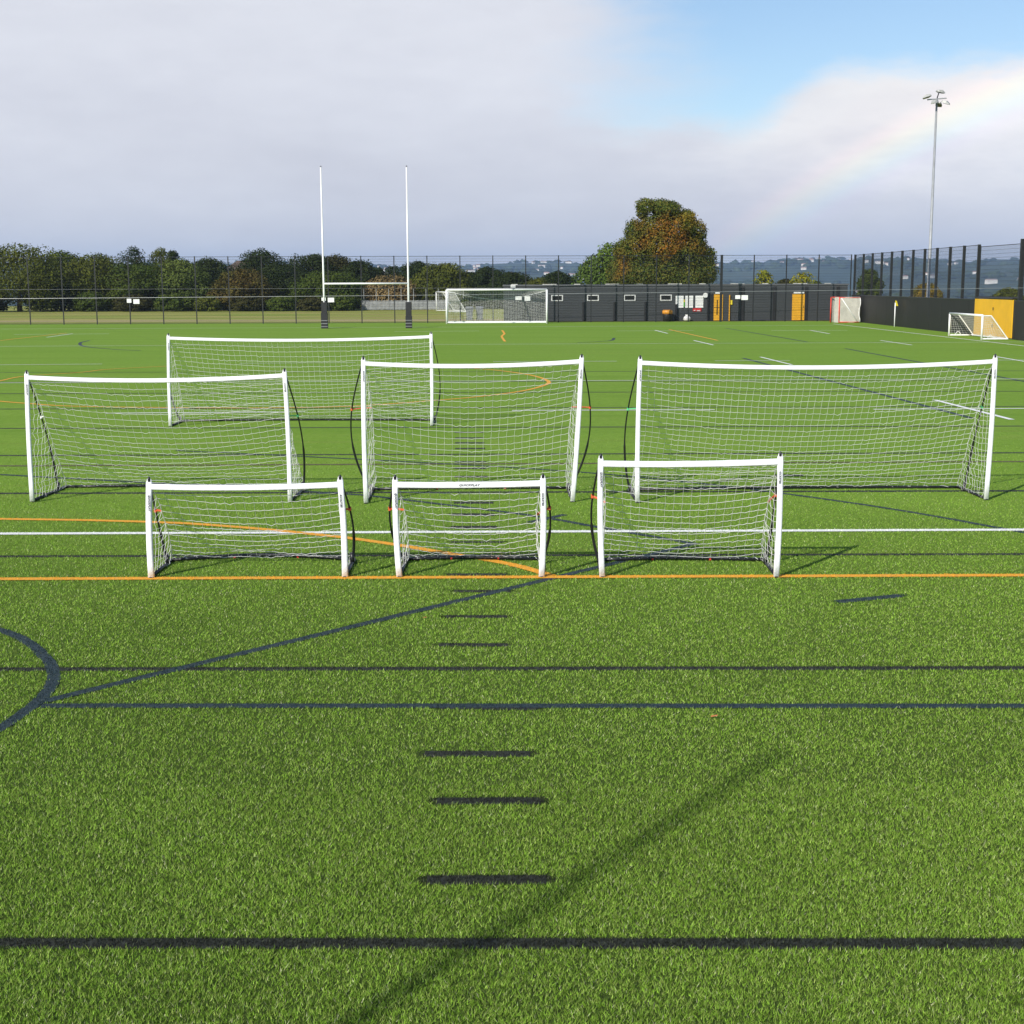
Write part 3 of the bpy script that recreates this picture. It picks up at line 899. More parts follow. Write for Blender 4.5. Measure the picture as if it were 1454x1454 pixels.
    v1, f1 = strands(sp[:-1], sp[1:], r_net * 1.2)
    mesh_np('lacing', v1, f1, 'net_white', t)
    for u in ((0.33, 0.68) if ties else ()):
        c = mid[0] + (mid[-1] - mid[0]) * u + bk * rear_bow * math.sin(math.pi * u)
        MB().tube([c - ax * 0.010, c + ax * 0.010], 0.024, 8).build('tie', ties, t)
    return t


portable_goal((-3.729, 14.038), (-1.728, 14.039), (-3.706, 14.038, 0.985), (-1.755, 14.039, 1.000), 0.86, 0.05, 0.04, 0.064, 0.060, 0.0030,
              'low wide white portable goal, left one of the three in the nearest row', ('orange_strap', 'orange_strap'), True, sag=0.020, seed=3, cell=0.105, rear_bow=0.20)
portable_goal((-1.166, 14.030), (0.303, 14.006), (-1.193, 14.030, 0.999), (0.317, 14.006, 1.012), 0.87, 0.13, 0.09, 0.062, 0.062, 0.0031,
              'smallest white portable goal with dark lettering on its crossbar, nearest row middle', ('orange_strap', 'orange_strap'), True, True, sag=0.010, seed=4, cell=0.105)
portable_goal((0.927, 13.995), (2.714, 13.965), (0.904, 13.995, 1.214), (2.722, 13.965, 1.233), 0.83, 0.085, 0.04, 0.060, 0.064, 0.0031,
              'tallest white portable goal of the nearest row, at its right end', ('orange_strap', 'orange_strap'), True, sag=0.015, seed=5, cell=0.095)
portable_goal((-6.697, 19.143), (-3.085, 19.062), (-6.669, 19.143, 1.766), (-3.109, 19.062, 1.787), 1.36, 0.06, 0.05, 0.063, 0.060, 0.0030,
              'white portable goal at the left edge, standing before the rearmost one', ('net_white', 'green_tie'), False, sag=0.055, seed=6, cell=0.115, ties=None)
portable_goal((-2.012, 18.914), (0.839, 18.974), (-2.010, 18.914, 1.955), (0.956, 18.974, 1.970), 1.22, 0.26, 0.24, 0.065, 0.061, 0.0030,
              'tall white portable goal in the centre behind the smallest one', ('orange_strap', 'orange_strap'), False, sag=0.050, seed=8, cell=0.115, shelf=0.14)
portable_goal((1.729, 18.892), (6.583, 19.034), (1.745, 18.892, 1.953), (6.606, 19.034, 1.947), 1.10, 0.11, 0.06, 0.065, 0.061, 0.0030,
              'long white portable goal at the right, widest of the second row', ('green_tie', 'green_tie'), False, sag=0.075, seed=9, cell=0.100, ties=None)
portable_goal((-7.264, 29.436), (-1.700, 29.393), (-7.225, 29.436, 1.905), (-1.690, 29.393, 1.917), 1.15, 0.20, 0.14, 0.068, 0.064, 0.0038,
              'rearmost long white portable goal, alone in the third row', (None, None), False, sag=0.060, seed=10, cell=0.120, ties=None)

# ------------------------------------------------------------------ rugby posts
for (bx, by, tx, label) in ((-12.55, 94.0, -12.45, 'left'), (0, 0, 0, '')):
    if label != 'left':
        continue
    t = thing('rugby_posts', (-9.75, 94.4, 0), 'tall white rugby posts with a crossbar and black padded bases', 'rugby posts')
    hw = 2.84
    for s in (-1, 1):
        MB().tube([(s * hw, 0, 0), (s * hw, 0, 3.2), (s * hw, 0, 10.6)], [0.075, 0.065, 0.05], 12).build('upright', 'white_paint', t, True)
        pd = MB().box(s * hw - .21, s * hw + .21, -.21, .21, 0.0, 1.05 if s < 0 else .82).build('pad', 'pad_black', t)
        MB().box(s * hw - .185, s * hw + .185, -.185, .185, 1.055 if s < 0 else .825, 1.75).build('pad', 'pad_black', t)
        for zz in (0.12, 0.32, 0.52):
            MB().box(s * hw - .215, s * hw + .215, -.215, .215, zz, zz + .025).build('strap', 'galv', pd)
        MB().tube([(s * hw, 0, 10.6), (s * hw, 0, 10.68)], [.06, .03], 8).build('top_cap', 'black_tube', t)
    MB().tube([(-hw, 0, 2.98), (hw, 0, 2.98)], 0.06, 12).build('crossbar', 'white_paint', t, True)

# ------------------------------------------------------------------ fixed goals


def net_sheet(name, P, r, mat, parent):
    a, b = grid_segs(P)
    v, f = strands(np.concatenate([a[0], b[0]]), np.concatenate([a[1], b[1]]), r)
    return mesh_np(name, v, f, mat, parent)


def lerp_grid(A, B, C, D, nu, nv):
    A, B, C, D = (np.array(q, float) for q in (A, B, C, D))
    u = np.linspace(0, 1, nu + 1)[:, None, None]
    v = np.linspace(0, 1, nv + 1)[None, :, None]
    return (A * (1 - u) + B * u) * (1 - v) + (C * (1 - u) + D * u) * v


t = thing('football_goal', (-1.08, 104.2, 0), 'full-size white football goal with net in front of the back fence', 'football goal')
hw, H, D0, D1 = 3.72, 2.50, 0.9, 1.7
for s in (-1, 1):
    MB().tube([(s * hw, 0, 0), (s * hw, 0, H)], 0.075, 12).build('post', 'white_paint', t, True)
    MB().tube([(s * hw, 0, 0.09), (s * hw, D1, 0.09)], 0.055, 8).build('side_bar', 'white_paint', t)
    MB().tube([(s * hw, D0, H - .1), (s * hw, D1, .09)], 0.03, 8).build('stanchion', 'white_paint', t)
    net_sheet('side_net', lerp_grid((s * hw, 0, H), (s * hw, D0, H - .1), (s * hw, 0, .1), (s * hw, D1, .1), 8, 18) + 0.012 * rng.standard_normal((9, 19, 3)), 0.0075, 'net_white', t)
MB().tube([(-hw, 0, H), (hw, 0, H)], 0.075, 12).build('crossbar', 'white_paint', t, True)
MB().tube([(-hw, 0, 0.08), (hw, 0, 0.08)], 0.045, 8).build('front_ground_bar', 'white_paint', t)
MB().tube([(-hw, D1, 0.09), (hw, D1, 0.09)], 0.055, 8).build('rear_ground_bar', 'white_paint', t)
MB().tube([(-hw + (2 * hw) * k / 20, D0, H - .1 - .62 * math.sin(math.pi * k / 20)) for k in range(21)], 0.016, 6).build('net_rope', 'white_paint', t)
P = lerp_grid((-hw, D0, H - .1), (hw, D0, H - .1), (-hw, D1, .1), (hw, D1, .1), 60, 18)
sg_ = np.sin(np.pi * np.linspace(0, 1, 61))[:, None] * (1 - np.linspace(0, 1, 19))[None]
P[..., 2] -= 0.62 * sg_
P += 0.012 * rng.standard_normal(P.shape)
net_sheet('back_net', P, 0.0075, 'net_white', t)
P = lerp_grid((-hw, 0, H), (hw, 0, H), (-hw, D0, H - .1), (hw, D0, H - .1), 60, 7)
P[..., 2] -= 0.62 * np.sin(np.pi * np.linspace(0, 1, 61))[:, None] * np.linspace(0, 1, 8)[None]
net_sheet('roof_net', P, 0.0075, 'net_white', t)


def box_goal(loc, rz, W, H, top_d, base_d, r, label, mat_net='net_white', post_r=0.045, weights=True):
    """Freestanding goal: mouth on local x, depth towards local +y."""
    t = thing('small_goal', loc, label, 'football goal', None, rz)
    hw = W / 2
    for s in (-1, 1):
        MB().tube([(s * hw, 0, 0), (s * hw, 0, H)], post_r * 1.25, 10).build('post', 'white_paint', t, True)
        MB().tube([(s * hw, 0, H - .02), (s * hw, top_d, H - .02)], post_r * .7, 8).build('top_stay', 'white_paint', t)
        MB().tube([(s * hw, top_d, H - .02), (s * hw, base_d, .05)], post_r * .7, 8).build('back_stay', 'white_paint', t)
        MB().tube([(s * hw, 0, .05), (s * hw, base_d, .05)], post_r, 8).build('side_bar', 'white_paint', t)
        net_sheet('side_net', lerp_grid((s * hw, 0, H), (s * hw, top_d, H), (s * hw, 0, .05), (s * hw, base_d, .05), 8, 10), r, mat_net, t)
        if weights:
            MB().tube([(s * hw - s * .06, base_d * .25 + .28 * k / 6, .1 + .16 * math.sin(math.pi * k / 6)) for k in range(7)], .02, 6).build('handle', 'white_paint', t)
    MB().tube([(-hw, 0, H), (hw, 0, H)], post_r * 1.25, 10).build('crossbar', 'white_paint', t, True)
    MB().tube([(-hw, base_d, .05), (hw, base_d, .05)], post_r, 8).build('rear_bar', 'white_paint', t)
    net_sheet('back_net', lerp_grid((-hw, top_d, H), (hw, top_d, H), (-hw, base_d, .05), (hw, base_d, .05), int(W / .12), 12), r, mat_net, t)
    return t


box_goal((24.3, 74.9, 0), R(-90), 5.4, 1.25, 0.45, 1.35, 0.005, 'small white five-a-side goal beside the yellow gates')
box_goal((-7.35, 149.0, 0), R(-77), 7.0, 2.05, 0.7, 1.9, 0.006, 'distant white goal on the rough grass beyond the back fence', weights=False, post_r=0.05)

# red-framed goal with a dense pale net at the corner of the wall
t = thing('red_framed_goal', (23.75, 104.2, 0), 'square goal with red frame and dense cream netting at the wall corner', 'goal')
for x, mt in ((0.0, 'goal_red'), (0.42, 'goal_red')):
    MB().tube([(x, 0 if x == 0 else -.9, 0), (x, 0 if x == 0 else -.9, 1.85)], 0.045, 8).build('post', mt, t, True)
MB().tube([(0, 0, 1.85), (.42, -.9, 1.85)], 0.045, 8).build('crossbar', 'goal_red', t, True)
MB().tube([(.42, -.9, 1.85), (1.95, -.9, 1.83)], 0.03, 8).build('top_rail', 'goal_red', t, True)
MB().tube([(.42, -.9, .05), (1.9, -.9, .05)], 0.035, 8).build('ground_rail', 'goal_red', t, True)
MB().tube([(.55, -.94, 1.8), (1.75, -.94, .12)], 0.028, 8).build('brace', 'white_paint', t, True)
MB().tube([(1.92 + .06 * math.sin(k), -.9, 1.83 - .22 * k) for k in range(9)], 0.03, 8).build('rear_rope', 'white_paint', t, True)
nx, nz = 26, 30
G_ = np.zeros((nx + 1, nz + 1, 3))
for i in range(nx + 1):
    for j in range(nz + 1):
        u, v = i / nx, j / nz
        G_[i, j] = (.10 + 1.82 * u, -.9 + .10 * math.sin(math.pi * u) * math.sin(math.pi * v) + .02 * math.sin(9 * u + 5 * v), 1.83 * (1 - v) + .03)
net_sheet('side_net', G_, 0.022, 'net_cream', t)
G2 = G_.copy()
G2[..., 1] = 0.15
net_sheet('far_side_net', G2, 0.016, 'net_cream', t)

# ------------------------------------------------------------------ fences and wall


def mesh_fence(name, A, B, bays, H, z0, post, label, rails=(), fat=(), r=0.0042):
    A, B = np.array(A, float), np.array(B, float)
    t = thing(name, (A[0], A[1], 0), label, 'fence')
    D = B - A
    L = np.linalg.norm(D)
    d = np.array([D[0] / L, D[1] / L, 0])
    w = L / bays
    nrm = np.array([-d[1], d[0], 0])
    rz = math.atan2(d[1], d[0])
    proto = panel = None
    wide = None
    for k in range(bays + 1):
        if proto is None:
            pm = MB().box(-post / 2, post / 2, -post / 2, post / 2, 0, H)
            pm.box(-post / 2 - .004, post / 2 + .004, -post / 2 - .004, post / 2 + .004, H + .001, H + .02)
            p = pm.build('post', 'black_fence', t)
            proto = p.data
        else:
            p = link('post', proto, t)
        p.location = tuple(d * w * k)
        p.rotation_euler = (0, 0, rz)
        if k in fat:
            p.scale = (2.4, 2.4, 1)
    for k in range(bays):
        if panel is None:
            sp, sq, rd = [], [], []
            nh = int((H - z0) / .2)
            for i in range(nh + 1):
                z = z0 + .03 + (H - z0 - .06) * i / nh
                sp.append((post / 2, -.03, z)); sq.append((w - post / 2, -.03, z)); rd.append(r * 1.5)
            nvv = int(w / .05)
            for i in range(1, nvv):
                sp.append((w * i / nvv, -.03, z0)); sq.append((w * i / nvv, -.03, H)); rd.append(r * .55)
            v, f = strands(np.array(sp), np.array(sq), np.array(rd))
            o = mesh_np('mesh_panel', v, f, 'black_fence', t)
            panel = o.data
        else:
            o = link('mesh_panel', panel, t)
        o.location = tuple(d * w * k)
        o.rotation_euler = (0, 0, rz)
    for z, rr_, mt in rails:
        MB().tube([(0, 0, z), tuple(d * L + np.array([0, 0, z]))], rr_, 6).build('rail', mt, t)
    return t


mesh_fence('boundary_fence', (-46.2, 105.2), (26.0, 107.7), 29, 5.02, 0.02, 0.072,
           'tall black mesh fence along the far end of the pitch', rails=((5.0, 0.018, 'black_fence'), (2.62, 0.012, 'galv')), fat=(25,), r=0.0040)
# rebound wall of black boards down the right side, with taller mesh above it
wall_x = lambda y: 26.0
t = thing('rebound_wall', (26.3, 90, 0), 'solid black board wall along the right side of the pitch', 'wall')
ys = [107.2 - 2.5 * k for k in range(20)]
GATE = (72.6, 78.6)
for k in range(19):
    y1, y0 = ys[k], ys[k + 1]
    if y1 > GATE[0] and y0 < GATE[1]:
        y0c, y1c = y0, y1
        if y1 > GATE[1]:
            y0c = GATE[1] + 0.02
        elif y0 < GATE[0]:
            y1c = GATE[0] - 0.02
        else:
            continue
        y0, y1 = y0c, y1c
    xa, xb = wall_x(y0), wall_x(y1)
    q = MB()
    vs = []
    for (xx, yy) in ((xa, y0 + .006), (xb, y1 - .006)):
        for dx in (0, .045):
            for z in (0.0, 1.95):
                vs.append((xx + dx - 26.3, yy - 90, z))
    q.add(vs, [(0, 1, 5, 4), (2, 6, 7, 3), (1, 3, 7, 5), (0, 4, 6, 2), (0, 2, 3, 1), (4, 5, 7, 6)]).build('board', 'black_board', t)
q = MB()
for yy0, yy1 in ((ys[-1], GATE[0] - .1), (GATE[1] + .1, ys[0])):
    q.tube([(wall_x(yy0) - 26.3 + .02, yy0 - 90, 1.975), (wall_x(yy1) - 26.3 + .02, yy1 - 90, 1.975)], 0.045, 6)
q.build('top_rail', 'black_fence', t)
mesh_fence('side_fence', (wall_x(107.0) + .12, 107.0), (wall_x(79.5) + .12, 78.75), 11, 5.0, 1.9, 0.14,
           'tall black mesh fence rising above the wall, from corner to gates', rails=((4.98, .018, 'black_fence'),), r=0.0042)
mesh_fence('side_fence', (wall_x(73.0) + .12, 72.05), (wall_x(63.0) + .12, 62.05), 4, 5.1, 1.9, 0.20,
           'tall black mesh fence at the right edge, nearer than the yellow gates', rails=((5.08, .018, 'black_fence'),), r=0.0042)
mesh_fence('gate_overpanel', (wall_x(79.5) + .14, 78.55), (wall_x(73.0) + .14, 72.25), 1, 4.9, 2.15, 0.05,
           'wide mesh panel spanning above the yellow gates', rails=((4.88, .018, 'black_fence'), (2.12, .05, 'black_fence')), r=0.0042)
# yellow double gates
t = thing('yellow_gates', (26.05, 75.6, 0), 'pair of bright yellow boarded gates in the black wall', 'gate')
for (y0, y1) in ((75.62, 78.58), (72.62, 75.58)):
    xa, xb = wall_x(y0) - 26.05 - .03, wall_x(y1) - 26.05 - .03
    vs = [(xx + dx, yy - 75.6, z) for xx, yy in ((xa, y0), (xb, y1)) for dx in (0, .05) for z in (0.06, 2.03)]
    lf = MB().add(vs, [(0, 1, 5, 4), (2, 6, 7, 3), (1, 3, 7, 5), (0, 4, 6, 2), (0, 2, 3, 1), (4, 5, 7, 6)]).build('leaf', 'gate_yellow', t)
    ym = (y1 - .14 if y1 < 75.6 else y0 + .14) - 75.6
    if y1 < 75.6:
        for z in (0.55, 1.45):
            MB().box(xa - .06, xa - .03, ym - .02, ym + .02, z, z + .16).build('handle', 'black_tube', lf)
MB().tube([(wall_x(73.2) - 26.05 - .03, -3.0, 2.09), (wall_x(77) - 26.05 - .03, 3.0, 2.09)], 0.04, 6).build('lintel', 'black_fence', t)

# corner flag
t = thing('corner_flag', (25.6, 93.5, 0), 'white corner pole with small yellow flag before the black wall', 'corner flag')
MB().tube([(0, 0, 0), (0, 0, 1.6)], 0.035, 8).build('pole', 'white_paint', t, True)
MB().add([(0, 0, 1.75), (0, 0, 1.40), (.22, .05, 1.38), (.10, .02, 1.72), (0, .02, 1.75), (0, .02, 1.40), (.22, .07, 1.38), (.10, .04, 1.72)],
         [(0, 1, 2, 3), (7, 6, 5, 4), (0, 4, 5, 1), (1, 5, 6, 2), (2, 6, 7, 3), (3, 7, 4, 0)]).build('flag', 'yellow_sign', t)

# thin pale cable strung across the pitch
cb = MB()
for k in range(1):
    cb.tube([(-45 + 71.3 * i / 24, 60, 2.36 + .0055 * (71.3 * i / 24) - .10 * math.sin(math.pi * i / 24)) for i in range(25)], 0.007, 5)
tag(cb.build('net_cable', 'galv'), 'thin pale cable strung across the whole width of the pitch', 'cable')

# small white signs on the back fence, in pairs
fence_y = lambda x: 105.2 + (x + 46.2) * (2.5 / 72.35)
SG = [(-28.79, 1.76, .34, .30, 'small white sign, left of the pair far left on the fence'), (-28.25, 1.70, .46, .34, 'larger white sign, right of the pair far left on the fence'),
      (-14.20, 1.82, .32, .24, 'small white sign just left of the left rugby upright'), (-13.65, 1.76, .48, .34, 'white sign just right of the left rugby upright'),
      (0.56, 1.84, .48, .28, 'white sign seen through the big goal net, left one'), (1.23, 1.81, .44, .34, 'white sign seen through the big goal net, right one'),
      (17.32, 1.86, .38, .28, 'small white sign on the fence left of the second yellow door'), (17.85, 1.82, .50, .36, 'larger white sign on the fence, right of the pair near the clubhouse doors')]
for x, z, w, h, lab in SG:
    yy = fence_y(x) - .07
    t = thing('fence_sign', (x, yy, 0), lab, 'sign', 'white signs fixed to the back fence')
    MB().box(-w / 2, w / 2, -.01, .01, z - h / 2, z + h / 2).build('plate', 'board_white', t)
    MB().box(-.02, .02, .012, .06, z - .05, z + .05).build('bracket', 'galv', t)

# ------------------------------------------------------------------ floodlight masts


def mast(loc, H, label, head=True, thick=1.0):
    t = thing('floodlight_mast', loc, label, 'floodlight', 'floodlight masts round the pitch')
    MB().tube([(0, 0, 0), (0, 0, .9), (0, 0, .92), (0, 0, H)], [.13 * thick, .13 * thick, .115 * thick, .06 * thick], 12).build('pole', 'galv', t, True)
    MB().box(-.17, .17, -.17, .17, 0.0, .03).build('base_plate', 'galv', t)
    if head:
        MB().tube([(-.6, 0, H - .07), (.6, 0, H + .02)], .04, 8).build('cross_arm', 'galv', t)
        MB().tube([(-.07, -.34, H - .34), (.14, .4, H - .34)], .04, 8).build('cross_arm', 'galv', t)
        MB().tube([(0, 0, H - .02), (.10, 0, H + .32)], .035, 8).build('bracket', 'black_tube', t)
        for (x, y, z, rz, tilt) in ((-.95, -.1, .12, 2.9, .25), (.25, -.1, .55, .2, .15), (.75, -.2, -.42, -.5, .35), (-.35, -.6, -.40, -2.3, .3), (.35, .5, -.50, 1.2, .3)):
            lm = MB()
            vs = []
            for (u, wd, z0_, z1_) in ((-.42, .18, .0, .10), (-.25, .30, -.02, .20), (.1, .34, -.04, .24), (.45, .26, -.05, .06)):
                for (yy, zz) in ((-wd, z0_), (wd, z0_), (wd * .7, z1_), (-wd * .7, z1_)):
                    vs.append((u, yy, zz))
            fs = [tuple(range(4)), tuple(range(12, 16))[::-1]]
            for i in range(3):
                for k in range(4):
                    fs.append((i * 4 + k, (i + 1) * 4 + k, (i + 1) * 4 + (k + 1) % 4, i * 4 + (k + 1) % 4))
            l = lm.add(vs, fs).build('lamp', 'lamp_body', t)
            l.location = (x * .66, y * .66, H + z * .68)
            l.rotation_euler = (0.1, tilt, rz)
            l.scale = (.62, .62, .62)
            gl = MB().box(-.2, .38, -.24, .24, -.075, -.052).build('lens', 'lamp_glass', l)
    return t


mast((26.72, 90.0, 0), 14.3, 'tall slim grey floodlight mast behind the black wall')
mast((-8.83, -5.96, 0), 10.8, 'grey mast behind the viewpoint whose long shadow crosses the near turf', head=False, thick=0.56)

# ------------------------------------------------------------------ clubhouse
CY = 110.0
t = thing('clubhouse', (13.0, CY, 0), 'long low flat-roofed dark grey clubhouse behind the back fence', 'building')
x0, x1 = -0.6 - 13, 26.35 - 13
HB = 2.84
MB().box(x0, x1, 0, 9, 0, HB - .12).build('wall', 'cladding', t)
MB().box(x0 - .08, x1 + .08, -.08, 9.1, HB - .118, HB).build('roof', 'roof_grey', t)
for k in range(11):
    xx = x0 + .6 + k * 2.45
    MB().box(xx, xx + (1.1 if k % 2 else .5), -.07, -.02, HB + .002, HB + .05).build('coping', 'trim_pale', t)
for wx in (3.59, 6.40, 9.28, 12.12):
    cx = wx - 13
    fr = MB()
    for (a, b, c, d) in ((-.46, .46, 1.57, 1.64), (-.46, .46, 1.97, 2.04), (-.46, -.38, 1.64, 1.97), (.38, .46, 1.64, 1.97)):
        fr.box(cx + a, cx + b, -.05, -.002, c, d)
    w = fr.build('window', 'window_frame', t)
    MB().box(cx - .38, cx + .38, -.02, -.003, 1.64, 1.97).build('pane', 'glass', w)
for px_, z0, z1 in ((5.69, 0, 1.48), (8.12, 0, 1.48), (10.55, 0, 1.48), (12.95, 0, 1.3), (18.14, 0, 2.7), (20.62, 0, 2.7), (23.1, 0, 2.7), (25.58, 0, 2.7)):
    MB().box(px_ - 13 - .11, px_ - 13 + .11, -.10, -.004, z0, z1).build('pilaster', 'black_board', t)
# porch recess, its shade put in as a flat black panel; doors
MB().box(15.35 - 13, 15.86 - 13, -.03, -.004, 0, 2.08).build('opening_shade', 'black_board', t)
for (a, b, kd) in ((15.88, 16.58, 1), (22.02, 23.02, 2)):
    d = MB().box(a - 13, b - 13, -.07, -.005, 0.02, 2.05).build('door', 'door_yellow', t)
    MB().box(a - 13 + .1, b - 13 - .1, -.12, -.01, 2.10, 2.22).build('door_light', 'board_white', t)
    if kd == 1:
        MB().box(a - 13 + .22, a - 13 + .30, -.085, -.072, .45, 1.62).build('vision_panel', 'glass', d)
        MB().box(a - 13 + .02, b - 13 - .02, -.078, -.072, 1.02, 1.06).build('push_bar', 'black_tube', d)
    else:
        MB().box(b - 13 - .12, b - 13 - .08, -.10, -.072, .95, 1.15).build('handle', 'black_tube', d)
MB().tube([(17.1 - 13, -.12, 0), (17.1 - 13, -.12, 2.0)], .05, 8).build('yellow_post', 'door_yellow', t)
MB().box(17.18 - 13, 17.32 - 13, -.10, -.02, 1.25, 1.6).build('wall_lantern', 'yellow_sign', t)
MB().box(-.05 - 13, .34 - 13, -.16, -.085, 2.60, 2.84 - .01).build('alarm_box', 'board_white', t)
MB().tube([(15.2 - 13, -.16, 1.98), (15.2 - 13, -.02, 1.98)], .19, 14).build('round_lamp', 'board_white', t)
# little annex roof left of the clubhouse
for i, (bx, lab) in enumerate(((12.87, 'white notice board left of the three beside the windows'), (13.62, 'white notice board in the middle of the three on the clubhouse'), (14.42, 'white notice board right of the three, above the red sign'))):
    tt = thing('notice_board', (bx + .32, CY - .03, 0), lab, 'notice board', 'white notice boards on the clubhouse')
    for r_ in range(4):
        z1 = 1.95 - r_ * .235
        MB().box(-.31, .31, -.03, -.003, z1 - .225, z1).build('sheet', 'board_white', tt)
tt = thing('red_sign', (14.6, CY - .05, 0), 'red notice strip with white marks below the notice boards', 'sign')
MB().box(-.36, .30, -.02, 0, .74, .98).build('plate', 'red_sign', tt)
MB().box(-.30, -.16, -.028, -.021, .78, .84).build('mark', 'board_white', tt)
MB().box(-.05, .22, -.028, -.021, .76, .82).build('mark', 'board_white', tt)
tt = thing('safety_sign', (13.54, CY - .03, 0), 'slim green and yellow sign between two notice boards', 'sign')
MB().box(-.045, .045, -.02, 0, 1.1, 1.45).build('plate', 'green_sign', tt)
MB().box(-.045, .045, -.02, 0, 1.46, 1.65).build('plate', 'yellow_sign', tt)
# bins, bag
tt = thing('litter_bin', (12.18, 109.3, 0), 'black litter bin with orange lid under the last window', 'bin')
MB().tube([(0, 0, 0), (0, 0, .5), (0, 0, .55)], [.33, .37, .36], 14).build('body', 'bin_black', tt, True)
MB().tube([(0, 0, .552), (0, 0, .80), (0, 0, .87)], [.41, .41, .30], 14).build('lid', 'bin_orange', tt, True)
bg = MB()
rings = []
for k, (z, r_) in enumerate(((0.02, .20), (.10, .30), (.24, .29), (.36, .20), (.44, .10), (.50, .13))):
    for j in range(12):
        w = 2 * math.pi * j / 12
        rr_ = r_ * (1 + .13 * math.sin(3 * w + k) + .07 * math.sin(5 * w + 2 * k))
        bg.v.append((rr_ * math.cos(w), rr_ * math.sin(w), z))
for k in range(5):
    for j in range(12):
        bg.f.append((k * 12 + j, k * 12 + (j + 1) % 12, (k + 1) * 12 + (j + 1) % 12, (k + 1) * 12 + j))
bg.f.append(tuple(range(12))[::-1])
bg.f.append(tuple(range(60, 72)))
ob = bg.build('white_sack', 'bag_white', None, True)
ob.location = (13.7, 109.3, 0)
tag(ob, 'lumpy white sack on the ground below the notice boards', 'sack')
for i, (bx, by, lab) in enumerate(((-3.35, 112.4, 'grey wheelie bin seen through the left part of the big goal'), (-2.55, 112.9, 'grey wheelie bin right of its twin behind the big goal'))):
    tt = thing('wheelie_bin', (bx, by, 0), lab, 'bin', 'wheelie bins behind the back fence')
    b = MB()
    b.add([(-.22, -.25, .05), (.22, -.25, .05), (.22, .25, .05), (-.22, .25, .05), (-.29, -.34, 1.0), (.29, -.34, 1.0), (.29, .34, 1.0), (-.29, .34, 1.0)],
          [(3, 2, 1, 0), (4, 5, 6, 7), (0, 1, 5, 4), (1, 2, 6, 5), (2, 3, 7, 6), (3, 0, 4, 7)])
    b.build('body', 'bin_grey', tt)
    MB().add([(-.31, -.38, 1.002), (.31, -.38, 1.002), (.31, .38, 1.002), (-.31, .38, 1.002), (-.28, -.34, 1.06), (.28, -.34, 1.06), (.28, .36, 1.12), (-.28, .36, 1.12)],
             [(3, 2, 1, 0), (4, 5, 6, 7), (0, 1, 5, 4), (1, 2, 6, 5), (2, 3, 7, 6), (3, 0, 4, 7)]).build('lid', 'bin_grey', tt)
    for s in (-1, 1):
        MB().tube([(s * .24, .30, .1), (s * .29, .30, .1)], .1, 12).build('wheel', 'bin_black', tt)

# palisade fence in front of the hedge
t = thing('palisade_fence', (-11.0, 158, 0), 'pale grey steel palisade fence in front of the dry bush', 'fence')
pale = None
for k in range(78):
    if pale is None:
        pale = MB().add([(-.055, 0, .05), (.055, 0, .05), (.055, 0, 1.02), (0, 0, 1.12), (-.055, 0, 1.02), (-.055, .02, .05), (.055, .02, .05), (.055, .02, 1.02), (0, .02, 1.12), (-.055, .02, 1.02)],
                        [(0, 1, 2, 3, 4), (9, 8, 7, 6, 5), (0, 5, 6, 1), (1, 6, 7, 2), (2, 7, 8, 3), (3, 8, 9, 4), (4, 9, 5, 0)]).build('pale', 'palisade', t)
        pd = pale
    else:
        pd = link('pale', pale.data, t)
    pd.location = (-5.75 + k * .148, 0, random.uniform(-.02, .02))
for z in (.3, .8):
    MB().box(-5.8, 5.8, .022, .06, z, z + .05).build('rail', 'palisade', t)
for k in range(9):
    MB().tube([(-5.6 + k * 1.4, .12, 0), (-5.6 + k * 1.4, .12, 2.35)], .035, 6).build('net_post', 'palisade', t)

# ------------------------------------------------------------------ trees
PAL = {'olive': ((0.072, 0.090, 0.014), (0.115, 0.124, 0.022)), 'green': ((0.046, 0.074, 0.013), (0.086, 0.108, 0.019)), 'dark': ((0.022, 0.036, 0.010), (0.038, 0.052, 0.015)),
       'fresh': ((0.090, 0.125, 0.028), (0.120, 0.150, 0.032)), 'rust': ((0.105, 0.070, 0.020), (0.085, 0.086, 0.020)), 'umber': ((0.042, 0.044, 0.014), (0.062, 0.058, 0.018)),
       'yellow': ((0.300, 0.260, 0.020), (0.170, 0.200, 0.025)), 'amber': ((0.280, 0.180, 0.025), (0.160, 0.150, 0.030)), 'dry': ((0.270, 0.190, 0.085), (0.190, 0.140, 0.060))}


